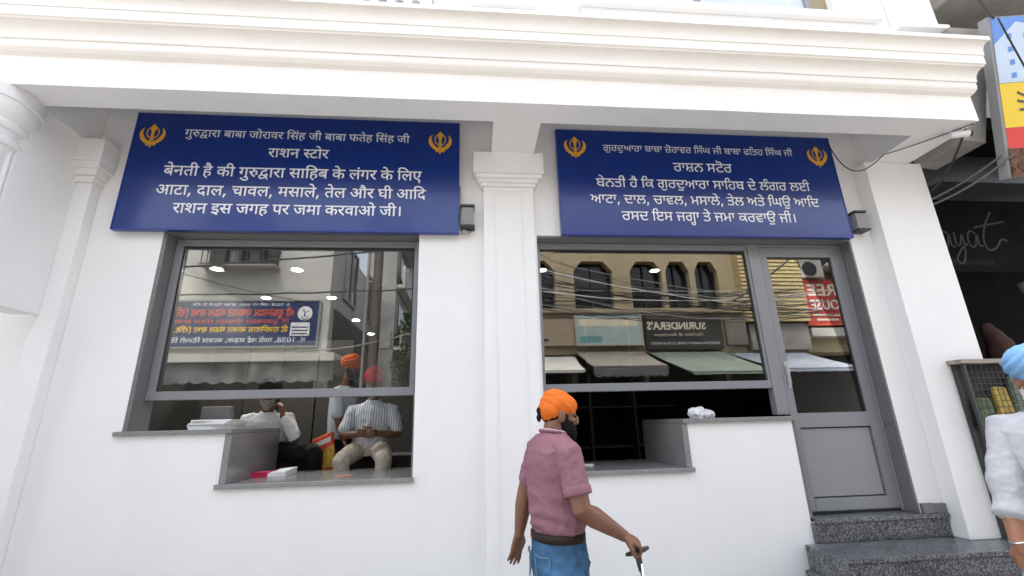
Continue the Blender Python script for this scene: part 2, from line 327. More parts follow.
GLYPHS=[
'470,218,-5,-43,-15,-34,-26,-27,-32,-19,-38,-11,-42,-4,-55,7,-51,21,-47,36,-44,52,-44,71,-42,89,71,26,29,-66,31,-56,33,-46,35,-34,37,-20,40,-7,35,4,27,13,18,23,6,34,-5,35,-16,31,-23,28,-29,26,-28,-4,-30,-2,-5,70,58,7,39,17,21,26,7,33,-6,31,-18,21,-25,12,-29,4,-35,-2,-32,-8,-31,-12,-33,-15,-25,69,29,14,35,12,42,9,46,3,48,-4,40,-13,32,-22,23,-28,13,-33,5,-37,-7,-48,-23,-40,-37,-32,10,-10,10,-10,38,-4,36,-1,30,1,27,2,25,4,26,6,0,188,-73,0,0,71,517,0,0,-71,-104,0,0,-551,-81,0,0,551,-178,0,0,-551,-81,0,0,290,-24,-5,-23,-3,-24,-2,-25,-1,-19,1,-24,2,11,-31',
'194,622,81,0,0,-622,-81,0',
'271,222,-29,-2,-29,-5,-27,-8,-25,-10,-30,20,-26,22,-23,24,-24,41,-8,48,2,26,8,22,12,18,15,15,25,15,29,10,35,5,45,2,93,0,0,86,-314,0,0,71,505,0,0,-71,-110,0,0,-157,-184,0,-27,-1,-17,-2,-12,-4,-10,-6,-11,-15,-4,-19,4,-22,10,-19,14,-15,16,-14,48,13,53,4,47,-4,41,-13,35,-21,27,-28,17,-34,5,-40,-5,-40,-13,-34,-23,-28,-32,-22,-39,-16,-46,-10,30,-12,31,-11,32,-11,33,-10,-33,-70,-37,18,-37,18,-35,18,-34,19,-32,19,-31,19,-53,6,-41,11,-25,19,-9,28,3,20,11,17,16,10,23,4,20,-3,21,-7,24,-15,28,-21,13,-2,12,0,62,5,47,15,28,27,10,38,-6,29,-18,22,-30,14',
'271,222,-29,-2,-29,-5,-27,-8,-25,-10,-30,20,-26,22,-23,24,-24,41,-8,48,2,26,8,22,12,18,15,15,25,15,29,10,35,5,45,2,93,0,0,86,-314,0,0,71,505,0,0,-71,-110,0,0,-157,-184,0,-27,-1,-17,-2,-12,-4,-10,-6,-11,-15,-4,-19,4,-22,10,-19,14,-15,16,-14,48,13,53,4,47,-4,41,-13,35,-21,27,-28,17,-34,5,-40,-5,-40,-13,-34,-23,-28,-32,-22,-39,-16,-46,-10,30,-12,31,-11,32,-11,33,-10,-33,-70,-37,18,-37,18,-35,18,-34,19,-32,19,-31,19,-53,6,-41,11,-25,19,-9,28,3,20,11,17,16,10,23,4,20,-3,21,-7,24,-15,28,-21,13,-2,12,0,62,5,47,15,28,27,10,38,-6,29,-18,22,-30,14|293,615,-19,36,-16,37,-11,38,-4,36,5,41,15,33,25,26,32,19,36,11,42,4,31,-2,28,-4,25,-8,22,-10,-22,-66,-18,8,-18,7,-20,5,-21,1,-35,-6,-26,-17,-16,-25,-5,-32,3,-33,10,-32,17,-32,22,-35',
'568,551,-94,0,0,-171,-2,-46,-6,-35,-10,-28,-15,-25,-30,-27,-39,-18,-49,-9,-16,74,20,4,17,6,15,6,11,10,10,13,8,17,4,23,1,35,0,171,-233,0,0,-198,1,-42,2,-33,5,-26,8,-22,12,-18,18,-16,24,-17,30,-19,110,-62,38,-24,30,-22,22,-22,19,-37,7,-46,-4,-39,-12,-36,-16,-32,-15,-24,-72,42,13,21,12,21,8,23,3,22,-2,18,-6,15,-12,16,-20,16,-30,21,-43,25,-87,50,-36,23,-31,25,-24,26,-17,32,-12,44,-4,60,0,235,-79,0,0,71,568,0',
'0,622,515,0,0,-71,-515,0|537,349,-21,5,-22,2,-24,-3,-25,-9,-25,-17,-23,-27,-15,-24,-13,-31,-13,-37,-77,24,14,43,18,38,-23,16,-24,13,-26,8,-29,3,-35,-6,-26,-17,-17,-26,-5,-33,5,-37,17,-36,16,-23,21,-24,25,-25,29,-26,33,-29,37,-31,-54,-52,-38,33,-35,32,-33,31,-30,30,-25,31,-21,31,-21,48,-7,51,6,48,19,39,27,28,33,20,37,12,37,4,42,-4,38,-10,36,-18,34,-24,42,31,49,19,55,6,14,0,16,-2,14,-3,12,-4',
'369,322,29,1,27,1,26,4,27,4,8,-72,-25,-4,-26,-3,-27,-1,-28,-1,-43,2,-45,5,-44,9,-36,10,-21,-13,-24,-11,29,-35,32,-36,36,-36,37,-36,39,-35,40,-33,-54,-54,-37,33,-35,33,-34,33,-31,33,-29,31,-27,30,-24,28,-20,25,-16,22,-18,28,-9,21,-5,18,-1,17,4,18,11,18,20,13,29,4,23,-3,21,-8,17,-14,16,-18,18,22,11,26,5,30,2,30,-1,28,-4,26,-5,22,-6,17,-201,0,0,71,403,0,0,-71,-122,0,7,-19,5,-21,4,-25,1,-28,-2,-39,-8,-34,-11,-29,-15,-23,53,-8',
'470,218,-5,-43,-15,-34,-26,-27,-32,-19,-38,-11,-42,-4,-55,7,-51,21,-47,36,-44,52,-44,71,-42,89,71,26,29,-66,31,-56,33,-46,35,-34,37,-20,40,-7,35,4,27,13,18,23,6,34,-5,35,-16,31,-23,28,-29,26,-28,-4,-30,-2,-5,70,58,7,39,17,21,26,7,33,-6,31,-18,21,-25,12,-29,4,-35,-2,-32,-8,-31,-12,-33,-15,-25,69,29,14,35,12,42,9,46,3,48,-4,40,-13,32,-22,23,-28,13,-33,5,-37,-7,-48,-23,-40,-37,-32,10,-10,10,-10,38,-4,36,-1,30,1,27,2,25,4,26,6,0,188,-73,0,0,71,517,0,0,-71,-104,0,0,-551,-81,0,0,551,-178,0,0,-551,-81,0,0,290,-24,-5,-23,-3,-24,-2,-25,-1,-19,1,-24,2,11,-31|854,615,-14,49,-14,41,-14,35,-21,38,-24,26,-27,14,-32,5,-21,-1,-18,-4,-16,-4,-15,-5,-24,73,42,10,49,4,50,-6,43,-20,26,-20,24,-30,22,-36,20,-47,20,-56,19,-66',
'470,218,-5,-43,-15,-34,-26,-27,-32,-19,-38,-11,-42,-4,-55,7,-51,21,-47,36,-44,52,-44,71,-42,89,71,26,29,-66,31,-56,33,-46,35,-34,37,-20,40,-7,35,4,27,13,18,23,6,34,-5,35,-16,31,-23,28,-29,26,-28,-4,-30,-2,-5,70,58,7,39,17,21,26,7,33,-6,31,-18,21,-25,12,-29,4,-35,-2,-32,-8,-31,-12,-33,-15,-25,69,29,14,35,12,42,9,46,3,48,-4,40,-13,32,-22,23,-28,13,-33,5,-37,-7,-48,-23,-40,-37,-32,10,-10,10,-10,38,-4,36,-1,30,1,27,2,25,4,26,6,0,188,-73,0,0,71,517,0,0,-71,-104,0,0,-551,-81,0,0,551,-178,0,0,-551,-81,0,0,290,-24,-5,-23,-3,-24,-2,-25,-1,-19,1,-24,2,11,-31|844,615,-26,35,-24,24,-22,15,-22,9,-22,4,-25,1,-20,-1,-21,-5,-21,-7,-20,-8,-26,69,23,9,25,7,26,5,28,1,43,-5,37,-16,32,-26,27,-34,4,2,-20,46,-19,34,-20,25,-21,16,-24,9,-29,3,-22,-1,-18,-3,-15,-5,-15,-5,-23,69,42,10,49,4,50,-6,43,-20,26,-20,24,-30,22,-36,20,-47,20,-56,19,-66',
'777,551,-325,0,0,-202,34,28,39,16,44,6,41,-5,35,-13,30,-23,23,-32,13,-40,5,-47,-4,-47,-11,-51,-12,-34,-17,-34,-21,-34,-72,41,23,34,18,40,12,42,4,41,-5,41,-15,29,-23,17,-31,6,-36,-8,-37,-24,-37,-40,0,-258,-81,0,0,174,-27,-20,-32,-18,-40,-14,-46,-4,-46,5,-42,14,-38,24,-29,33,-19,44,-6,52,6,50,18,42,31,35,40,26,48,16,55,5,24,-1,28,-3,25,-3,18,-3,-6,-73,-18,4,-23,3,-23,2,-20,1,-51,-7,-39,-19,-24,-31,-8,-42,8,-46,23,-32,32,-20,38,-6,42,5,36,16,34,23,31,28,0,291,-371,0,0,71,777,0',
'208,551,0,-317,-3,-23,-9,-18,-16,-11,-20,-4,-26,5,-28,16,-25,23,-21,28,-14,30,-5,28,3,21,10,16,19,11,29,3,25,0,0,192,-127,0,0,71,578,0,0,-71,-104,0,0,-551,-81,0,0,551',
'605,551,-103,0,0,-551,-81,0,0,166,-33,-18,-36,-16,-42,-10,-51,-4,-48,5,-42,13,-35,22,-27,30,-16,36,-5,42,2,28,8,26,13,24,19,22,-36,23,-27,31,-17,37,-6,40,2,29,8,25,-52,0,0,71,605,0;167,269,7,-36,21,-25,32,-15,40,-5,49,5,42,17,35,23,28,27,0,291,-276,0,-17,-26,-5,-31,5,-33,16,-24,25,-16,31,-9,30,5,33,2,25,-1,20,-1,-6,-70,-7,1,-8,0,-7,0,-7,0,-44,-5,-33,-15,-22,-25',
'243,40,-48,67,252,151,-37,8,-35,9,-33,9,-45,14,-40,16,-29,-19,-29,-19,-31,-18,-30,-19,-31,-19,-31,-18,-48,68,40,20,40,22,38,21,37,21,-32,25,-24,25,-17,24,-16,37,-5,38,5,34,14,30,24,27,31,21,39,13,45,4,41,-4,37,-12,31,-20,24,-27,14,-32,5,-37,-6,-41,-17,-37,-25,-32,-32,-29,31,-11,35,-10,38,-10,39,-8,38,-7,37,-5,0,241,-76,0,0,71,261,0,0,-71,-104,0,0,-551,-81,0,0,234;168,497,4,-25,13,-26,24,-27,39,-26,29,23,23,26,13,28,5,30,-5,30,-15,20,-24,12,-30,4,-28,-4,-24,-13,-18,-21',
'649,551,-104,0,0,-551,-80,0,0,165,-29,-17,-33,-15,-39,-11,-47,-4,-48,5,-42,14,-37,24,-27,32,-17,38,-5,44,3,28,10,27,14,23,17,18,-147,-2,0,72,293,0,18,0,18,-1,15,0,7,0,-7,-70,-32,0,-52,-6,-42,-18,-26,-31,-9,-41,7,-38,22,-26,31,-17,36,-5,46,5,39,17,34,23,29,27,0,291,-465,0,0,71,649,0',
'653,551,0,-551,-81,0,0,370,-137,0,-35,1,-22,2,32,-33,26,-37,16,-41,6,-44,-5,-42,-15,-35,-24,-27,-30,-19,-36,-11,-38,-4,-35,3,-33,11,-33,16,-32,25,-30,34,-30,43,-29,52,-29,63,-28,74,71,25,31,-82,32,-68,33,-54,34,-38,36,-23,38,-8,29,4,23,13,16,23,5,34,-8,43,-23,40,-21,25,-26,22,-28,20,29,64,270,0,0,110,-572,0,0,71,757,0,0,-71',
'519,551,-148,0,0,-202,-55,0,-44,-2,-36,-6,-30,-10,-25,-13,-31,-28,-18,-35,-6,-40,6,-44,16,-35,25,-28,33,-19,37,-11,40,-4,50,3,42,9,39,15,41,20,27,-74,-45,-18,-49,-15,-50,-11,-52,-3,-44,3,-42,9,-38,14,-33,20,-29,25,-23,30,-17,35,-11,40,-3,44,4,41,11,37,19,32,25,27,30,22,35,18,37,13,40,7,41,3,2,0,0,131,-290,0,0,71,519,0',
'358,222,-29,-2,-29,-5,-28,-8,-24,-10,-30,20,-26,22,-23,24,-24,41,-8,48,3,26,7,22,12,18,15,15,25,15,29,10,36,5,44,2,93,0,0,86,-401,0,0,71,592,0,0,-71,-110,0,0,-157,-184,0,-26,-1,-18,-2,-12,-4,-10,-6,-11,-15,-4,-19,3,-22,11,-19,15,-15,15,-14,48,13,53,4,47,-4,41,-13,35,-21,27,-28,17,-34,5,-40,-5,-42,-17,-37,-27,-31,-38,-25,-50,-14,-60,-5,-63,5,-59,15,-53,24,-50,32,-46,38,-41,44,61,49,38,-41,39,-34,39,-26,42,-18,45,-10,48,-4,64,9,39,26,13,43,-6,31,-19,21,-29,14',
'481,551,0,-551,-81,0,0,328,-109,0,-53,-2,-38,-4,-28,-9,-22,-14,-18,-25,-6,-37,4,-32,12,-32,21,-31,28,-31,36,-34,44,-37,-54,-52,-30,27,-28,26,-27,27,-25,27,-21,28,-18,28,-17,44,-6,47,3,33,10,30,16,25,19,21,32,22,38,15,48,8,61,3,128,0,0,152,-400,0,0,71,584,0,0,-71',
'519,296,-4,-45,-13,-45,-19,-41,-26,-39,-72,41,19,26,18,31,12,35,4,35,-4,32,-13,24,-21,16,-31,5,-33,-5,-32,-15,-26,-31,-32,-25,-38,-22,-41,-19,32,-35,34,-36,39,-37,40,-36,41,-35,42,-33,-54,-54,-39,33,-37,33,-35,33,-33,33,-31,31,-28,30,-25,28,-21,25,-17,22,-18,28,-11,21,-4,18,-2,17,4,18,11,18,20,13,29,4,23,-3,21,-8,17,-14,16,-19,34,23,23,27,14,32,4,37,-1,23,-4,23,-5,20,-7,17,-239,0,0,71,577,0,0,-71,-257,0,12,-41,4,-52,0,-15,-2,-14,28,8,30,3,49,-9,41,-27,21,-29,12,-35',
'296,-12,40,14,42,7,-10,17,-10,17,-8,15,-8,15,-12,-2,-14,-1,-14,-2,-15,0,-42,3,-43,7,-40,14,-38,20,-32,28,-24,36,-17,43,-5,53,4,41,12,35,17,29,23,24,37,25,44,17,51,10,56,3,5,0,0,95,-295,0,0,71,534,0,0,-71,-158,0,0,-166,-49,0,-52,-2,-41,-5,-33,-9,-28,-14,-20,-17,-15,-21,-9,-25,-3,-30,10,-48,30,-40,31,-19,40,-11,50,-4,6,0,6,0,6,0,7,1,-4,19,-2,16,5,30,16,20,22,10,24,4,38,-6,27,-18,17,-26,6,-28,-4,-28,-11,-22,-16,-15,-20,-11,10,-18,12,-20,12,-20,15,-23,45,-18,34,-29,21,-40,7,-47,-5,-38,-16,-34,-25,-28,-36,-22,-44,-13,-53,-4,-62,5,-56,15,-49,26,-46,34,-44,41,-41,47,61,43,26,-30,24,-26,24,-23,36,-27,38,-19,42,-10,47,-4,59,8,35,25,12,41,-6,29,-19,20,-26,12,-29,4,-26,-1,-23,-4,-21,-7,-21,-10',
'413,-58,-21,34,-19,35,-17,33,-14,29,-12,-2,-14,-1,-14,-2,-15,0,-42,3,-43,7,-40,14,-38,20,-32,28,-24,36,-17,43,-5,53,4,41,12,35,17,29,23,24,37,25,44,17,51,10,56,3,5,0,0,95,-295,0,0,71,534,0,0,-71,-158,0,0,-166,-49,0,-52,-2,-41,-5,-33,-9,-28,-14,-20,-17,-15,-21,-9,-25,-3,-30,10,-48,30,-40,31,-19,40,-11,50,-4,6,0,6,0,6,0,7,1,-4,19,-2,16,5,30,16,20,22,10,24,4,38,-6,27,-18,17,-26,6,-28,-4,-28,-11,-22,-16,-15,-20,-11,13,-24,15,-26,19,-27,23,-33',
'0,622,569,0,0,-71,-103,0,0,-551,-81,0,0,298,-181,0,0,-54,-4,-24,-10,-18,-16,-10,-21,-4,-25,5,-26,16,-25,23,-21,28,-14,30,-5,28,3,21,10,16,19,11,29,3,287,0,0,182,-385,0',
'479,551,0,-551,-81,0,0,191,-30,-17,-33,-15,-37,-10,-44,-3,-38,3,-34,11,-30,15,-24,19,-22,29,-15,35,-9,43,-3,57,0,193,-79,0,0,71,583,0,0,-71;398,551,-238,0,0,-182,1,-37,2,-28,4,-22,5,-16,8,-14,10,-12,30,-17,43,-6,39,5,36,14,32,20,28,24',
'460,551,0,-202,26,21,28,16,30,10,34,3,41,-5,35,-13,30,-23,23,-32,13,-40,5,-47,-4,-47,-11,-51,-12,-34,-17,-34,-21,-34,-72,41,23,34,18,40,12,42,4,41,-5,41,-15,29,-24,17,-31,6,-36,-8,-36,-24,-38,-41,0,-257,-81,0,0,193,-26,-18,-30,-15,-35,-10,-40,-4,-38,4,-34,10,-29,17,-22,20,-21,31,-14,34,-8,40,-3,52,0,197,-79,0,0,71,786,0,0,-71;160,551,0,-191,2,-47,4,-32,8,-22,14,-19,25,-17,35,-6,39,4,34,13,31,20,27,24,0,273',
'585,551,-103,0,0,-551,-81,0,0,165,-30,-17,-35,-16,-43,-10,-52,-4,-53,5,-48,16,-39,25,-30,34,-19,40,-6,48,7,53,20,44,33,35,45,26,53,15,61,5,15,0,19,-2,20,-1,19,-2,18,-2,13,-3,-6,-69,-21,4,-24,3,-25,2,-25,1,-20,-1,-18,-2,135,-168,19,15,17,17,0,295,-401,0,0,71,585,0;127,287,8,-45,25,-32,38,-20,44,-6,18,1,16,2,17,3,15,5,-140,175,-31,-35',
'174,632,35,-3,31,-7,27,-15,24,-21,16,-23,13,-30,9,-41,3,-55,0,-116,201,0,0,230,-131,0,0,71,315,0,0,-71,-103,0,0,-551,-81,0,0,250,-201,0,0,-37,-4,-28,-10,-19,-16,-11,-19,-4,-19,3,-21,10,-20,14,-19,18,-16,20,-13,21,-8,21,-3,20,3,17,11,13,18,10,28,3,29,0,0,105,-1,42,-4,30,-6,22,-10,18,-26,22,-37,8,-24,-3,-17,-10,-10,-15,-4,-19,6,-25,18,-18,31,-12,49,-6,-8,-71,-47,7,-39,12,-34,18,-24,24,-15,31,-5,39,10,51,28,35,42,19',
'509,551,0,-551,-81,0,0,250,-221,0,0,-37,-4,-28,-11,-19,-15,-11,-18,-4,-19,3,-21,10,-20,14,-19,18,-16,20,-14,21,-8,21,-3,20,3,17,10,13,19,10,29,3,26,0,0,230,-126,0,0,71,612,0,0,-71;428,551,-221,0,0,-230,221,0',
'595,622,0,-71,-104,0,0,-551,-81,0,0,179,-31,-17,-36,-16,-42,-10,-48,-4,-56,7,-49,20,-40,33,-33,45,-23,54,-14,62,54,16,38,21,22,28,8,39,-3,27,-9,25,-12,23,-13,19,-123,0,0,71;129,301,23,-43,28,-30,35,-19,44,-6,47,5,40,16,34,23,30,27,0,277,-199,0,16,-35,10,-35,3,-36,-12,-64,-37,-48',
'395,42,-54,-54,-39,33,-37,33,-35,33,-33,33,-31,31,-28,30,-25,28,-21,25,-17,22,-18,28,-11,21,-4,18,-2,17,4,18,11,18,20,13,29,4,23,-3,21,-8,17,-14,16,-19,34,23,23,27,14,32,4,37,-1,23,-4,23,-5,20,-7,17,-239,0,0,71,424,0,0,-71,-104,0,12,-41,4,-52,-6,-51,-16,-42,-26,-35,-34,-30,-27,-16,-29,-16,-31,-14,32,-35,34,-36,39,-37,40,-36,41,-35',
'227,-125,-53,5,-45,16,-37,24,-28,32,-18,38,-6,43,4,37,11,33,18,29,25,23,30,19,35,13,-13,40,-4,45,4,41,12,35,17,29,23,24,37,25,45,17,50,10,56,3,5,0,0,95,-395,0,0,71,634,0,0,-71,-158,0,0,-166,-49,0,-52,-2,-41,-5,-33,-9,-28,-14,-26,-24,-15,-31,-5,-38,10,-48,29,-40,32,-19,41,-11,51,-4,4,0,5,0,5,0,7,1,-4,19,-1,16,5,30,16,20,22,10,24,4,38,-6,27,-18,17,-26,6,-28,-4,-29,-13,-21,-19,-17,-24,-12,84,-221,-69,-28,-57,160,-29,-31,-33,-27,-35,-26,-39,-19,-45,-12;119,34,8,-42,25,-28,36,-15,41,-5,42,5,38,14,34,21,31,27,29,30,25,31,-10,-1,-9,-1,-8,0,-7,0,-48,3,-50,10,-31,11,-29,14,-26,19,-36,-13,-29,-20,-19,-27',
'0,551,0,71,693,0,0,-71,-104,0,0,-551,-81,0,0,355,-6,1,-8,0,-24,-3,-25,-9,-25,-17,-23,-27,-15,-24,-13,-31,-13,-37,-77,24,14,43,18,38,-24,16,-24,13,-25,8,-29,3,-35,-6,-26,-17,-17,-26,-5,-33,5,-37,17,-36,16,-23,21,-24,25,-25,29,-26,33,-29,37,-31,-54,-52,-38,33,-35,32,-33,31,-30,30,-25,31,-21,31,-21,48,-7,51,6,48,19,39,27,28,34,20,37,12,36,4,42,-4,38,-10,36,-18,34,-24,42,31,48,19,55,6,5,0,4,0,0,125',
'571,551,-104,0,0,-551,-80,0,0,165,-29,-17,-34,-16,-42,-10,-49,-4,-51,5,-45,16,-38,25,-29,34,-18,40,-6,48,6,53,20,44,32,35,42,26,50,15,59,5,15,0,18,-2,19,-1,19,-2,16,-2,12,-3,-5,-73,-20,4,-23,3,-24,2,-23,1,-55,-7,-42,-20,-26,-33,-9,-44,8,-44,23,-31,35,-18,42,-6,48,6,41,16,35,24,28,26,0,291,-387,0,0,71,571,0',
'122,189,-32,4,-26,13,-18,21,-6,28,4,25,14,19,20,11,26,4,18,-2,20,-6,22,-11,27,-19,31,14,28,19,23,26,18,31,10,36,4,41,-7,50,-22,39,-34,26,-43,8,-27,-3,-19,-11,-11,-15,-4,-21,2,-16,8,-16,14,-17,24,-13,35,-10,49,-4,-17,-70,-57,8,-47,16,-37,24,-25,29,-16,33,-5,37,9,46,27,37,27,18,34,10,41,4,46,-5,42,-17,26,-16,22,-22,18,-26,15,-30,8,-36,3,-40,-4,-45,-11,-42,-19,-41,-26,-36,-32,-30,-38,-25,30,-27,29,-29,28,-31,27,-31,24,-30,22,-30,-64,-44,-33,45,-31,40,-28,34,-28,29,-26,25,-25,22,-28,-4|591,551,0,-551,-81,0,0,551,-89,0,0,71,274,0,0,-71',
'-185,772,4,22,13,19,17,13,21,4,21,-4,18,-13,12,-19,4,-22,-4,-22,-12,-19,-18,-13,-21,-4,-21,4,-17,13,-13,19',
'587,551,0,-551,-81,0,0,266,-29,-8,-29,-4,-32,-2,-36,-1,-43,2,-45,5,-44,9,-36,10,-21,-13,-24,-11,29,-35,32,-36,36,-36,37,-36,39,-35,40,-33,-54,-54,-37,33,-35,33,-34,33,-31,33,-29,31,-27,30,-24,28,-20,25,-16,22,-18,28,-9,21,-5,18,-1,17,4,18,11,18,20,13,29,4,23,-3,21,-8,17,-14,16,-18,18,22,11,26,5,30,2,30,-1,28,-4,26,-5,22,-6,17,-201,0,0,71,691,0,0,-71;369,322,37,1,34,3,32,5,34,8,0,212,-225,0,7,-19,5,-21,4,-25,1,-28,-2,-39,-8,-34,-11,-29,-15,-23,53,-8',
'321,69,33,13,26,16,17,22,6,28,-7,34,-22,26,-38,16,-56,5,-42,-3,-36,-10,-28,-16,-27,-33,-9,-43,3,-30,9,-30,17,-31,29,-33,28,-26,35,-30,43,-33,-54,-53,-56,46,-47,45,-37,42,-28,43,-16,46,-6,50,4,36,12,32,18,27,23,23,-18,20,-15,24,-10,28,-3,32,3,26,7,22,12,18,15,15,25,15,27,10,33,5,38,2,132,0,0,86,-361,0,0,71,546,0,0,-71,-104,0,0,-157,-212,0,-26,-1,-18,-2,-12,-4,-10,-6,-11,-15,-4,-19,3,-19,7,-16,11,-15,13,-13,49,12,52,4,43,-2,38,-7,31,-12,38,-24,26,-31,16,-34,5,-37,-4,-36,-11,-32,-19,-28,-26,-23,-33,-18,-40,-14',
'170,551,0,-551,-81,0,0,551,-89,0,0,71,273,0,0,-71',
'89,551,-89,0,0,71,80,0,-11,23,-9,24,-5,26,-2,29,6,49,20,41,32,35,43,26,52,16,60,5,90,-8,84,-26,76,-42,69,-57,63,-68,56,-80,-84,0,-105,116,-113,70,-119,23,-43,-3,-37,-10,-29,-17,-30,-34,-10,-46,2,-28,8,-24,10,-22,11,-18,108,0,0,-71,-103,0,0,-551,-81,0',
'-185,615,-15,34,-11,33,-7,32,-2,34,5,41,14,35,23,30,32,24,39,13,46,5,55,-7,45,-21,25,-23,23,-30,21,-37,19,-44,18,-52,18,-60,110,0,0,-71,-103,0,0,-551,-81,0,0,551,-89,0,0,71,87,0,-19,63,-19,51,-21,40,-23,27,-28,17,-34,5,-35,-6,-26,-19,-16,-29,-5,-38,3,-32,7,-29,11,-28,13,-29',
'-248,-12,36,13,38,7,38,3,46,-4,39,-13,31,-22,24,-28,13,-34,5,-39,-5,-38,-16,-34,-25,-28,-36,-22,-44,-13,-53,-4,-62,5,-56,15,-49,26,-46,34,-44,41,-41,47,61,43,26,-30,24,-26,24,-23,36,-27,38,-19,42,-10,47,-4,59,8,35,25,12,41,-6,29,-19,20,-26,12,-29,4,-26,-1,-23,-4,-21,-7,-21,-10',
'-169,615,-14,49,-14,41,-13,35,-22,38,-24,26,-27,14,-32,5,-21,-1,-18,-4,-16,-4,-15,-5,-24,73,42,10,49,4,50,-6,44,-20,25,-20,24,-30,21,-36,21,-47,20,-56,19,-66',
'-179,615,-26,35,-23,24,-23,15,-21,9,-23,4,-25,1,-20,-1,-21,-5,-21,-7,-20,-8,-26,69,24,9,24,7,26,5,28,1,42,-5,38,-16,32,-26,27,-34,4,2,-20,46,-19,34,-20,25,-21,16,-24,9,-29,3,-22,-1,-18,-3,-16,-5,-14,-5,-23,69,42,10,49,4,50,-6,44,-20,25,-20,24,-30,21,-36,21,-47,20,-56,19,-66',
'170,551,0,-551,-81,0,0,551,-89,0,0,71,273,0,0,-71|90,615,-14,49,-14,41,-14,35,-21,38,-24,26,-27,14,-32,5,-21,-1,-18,-4,-16,-4,-15,-5,-24,73,42,10,49,4,50,-6,43,-20,26,-20,24,-30,22,-36,20,-47,20,-56,19,-66',
'213,-165,-46,72,-36,78,-28,83,-19,88,-12,90,-4,91,4,92,11,89,19,86,28,81,37,76,46,71,81,0,-42,-73,-35,-78,-27,-82,-21,-86,-12,-87,-4,-90,4,-88,12,-88,20,-86,28,-85,35,-79,43,-75',
'60,-165,42,73,34,78,28,83,20,86,12,87,4,88,-4,89,-12,88,-20,87,-27,84,-35,79,-43,75,82,0,46,-72,36,-78,28,-84,19,-88,12,-90,4,-91,-4,-91,-12,-89,-19,-86,-28,-82,-36,-76,-46,-70',
'46,-129,10,40,9,42,9,44,9,43,7,40,5,36,97,0,7,-11,-10,-36,-12,-39,-15,-41,-16,-41,-16,-39,-17,-38',
'72,54,4,32,14,20,20,11,23,4,24,-4,21,-11,13,-20,5,-32,-5,-31,-13,-21,-21,-12,-24,-4,-23,4,-20,12,-14,21',
'275,-10,-70,11,-57,32,-44,55,-31,73,-19,90,-6,107,3,74,7,66,12,58,19,50,24,42,30,34,37,24,44,14,51,5,71,-11,57,-32,45,-54,31,-72,19,-91,6,-107,-2,-73,-8,-66,-12,-59,-19,-50,-24,-42,-31,-34,-37,-24,-44,-15;275,66,45,8,36,24,26,40,18,56,10,74,4,90,-4,89,-10,73,-18,56,-26,41,-36,24,-45,8,-45,-8,-35,-24,-26,-41,-17,-56,-11,-73,-3,-89,3,-89,11,-73,17,-57,26,-41,35,-24',
'261,0,0,446,0,44,1,48,2,47,1,37,-15,-15,-12,-13,-14,-12,-18,-15,-72,-59,-47,60,187,146,73,0,0,-714',
'229,-10,-52,2,-49,6,-45,12,-43,19,0,83,44,-20,48,-14,48,-10,47,-3,55,4,43,13,33,20,24,29,13,34,5,41,-6,40,-16,32,-28,24,-37,17,-46,10,-53,3,-65,0,0,74,65,0,49,4,41,13,32,21,23,27,14,33,5,37,-8,45,-26,34,-38,22,-50,7,-49,-4,-43,-13,-39,-18,-37,-24,-45,61,27,19,30,17,34,15,38,12,40,8,44,2,64,-6,53,-16,42,-28,30,-36,18,-43,6,-48,-5,-45,-14,-38,-24,-32,-31,-26,-37,-18,-43,-12,0,-3,53,-11,43,-18,35,-26,25,-32,15,-39,5,-44,-7,-59,-21,-51,-36,-43,-50,-34,-66,-19',
'276,-10,-66,6,-55,17,-45,29,-32,38,-20,47,-6,55,5,46,13,39,22,33,29,29,33,24,36,21,-30,22,-28,24,-24,28,-18,30,-11,36,-4,40,7,52,21,43,21,23,24,19,29,15,48,14,51,5,53,-5,47,-14,29,-15,24,-19,21,-23,20,-43,7,-53,-4,-41,-12,-35,-21,-30,-26,-26,-30,-23,-35,-20,37,-22,36,-24,31,-29,25,-33,16,-39,6,-45,-3,-38,-10,-35,-15,-31,-22,-27,-26,-23,-31,-18,-35,-13,-39,-8;277,414,30,16,26,17,24,19,25,37,8,47,-8,44,-22,32,-37,19,-48,6,-47,-6,-36,-19,-22,-32,-8,-44,8,-48,24,-36,24,-18,28,-18;274,64,42,4,35,11,27,18,26,39,9,49,-9,45,-28,38,-28,24,-38,24,-47,24,-37,-20,-31,-23,-25,-24,-23,-42,-8,-50,8,-47,25,-38,25,-18,35,-10',
'358,222,-29,-2,-29,-5,-28,-8,-24,-10,-30,20,-26,22,-23,24,-24,41,-8,48,3,26,7,22,12,18,15,15,25,15,29,10,36,5,44,2,93,0,0,86,-401,0,0,71,592,0,0,-71,-110,0,0,-157,-184,0,-26,-1,-18,-2,-12,-4,-10,-6,-11,-15,-4,-19,3,-22,11,-19,15,-15,15,-14,48,13,53,4,47,-4,41,-13,35,-21,27,-28,17,-34,5,-40,-5,-42,-17,-37,-27,-31,-38,-25,-50,-14,-60,-5,-63,5,-59,15,-53,24,-50,32,-46,38,-41,44,61,49,38,-41,39,-34,39,-26,42,-18,45,-10,48,-4,64,9,39,26,13,43,-6,31,-19,21,-29,14|257,-134,4,22,13,19,17,13,21,4,21,-4,18,-13,12,-19,4,-22,-4,-23,-12,-19,-18,-12,-21,-4,-21,4,-17,12,-13,19',
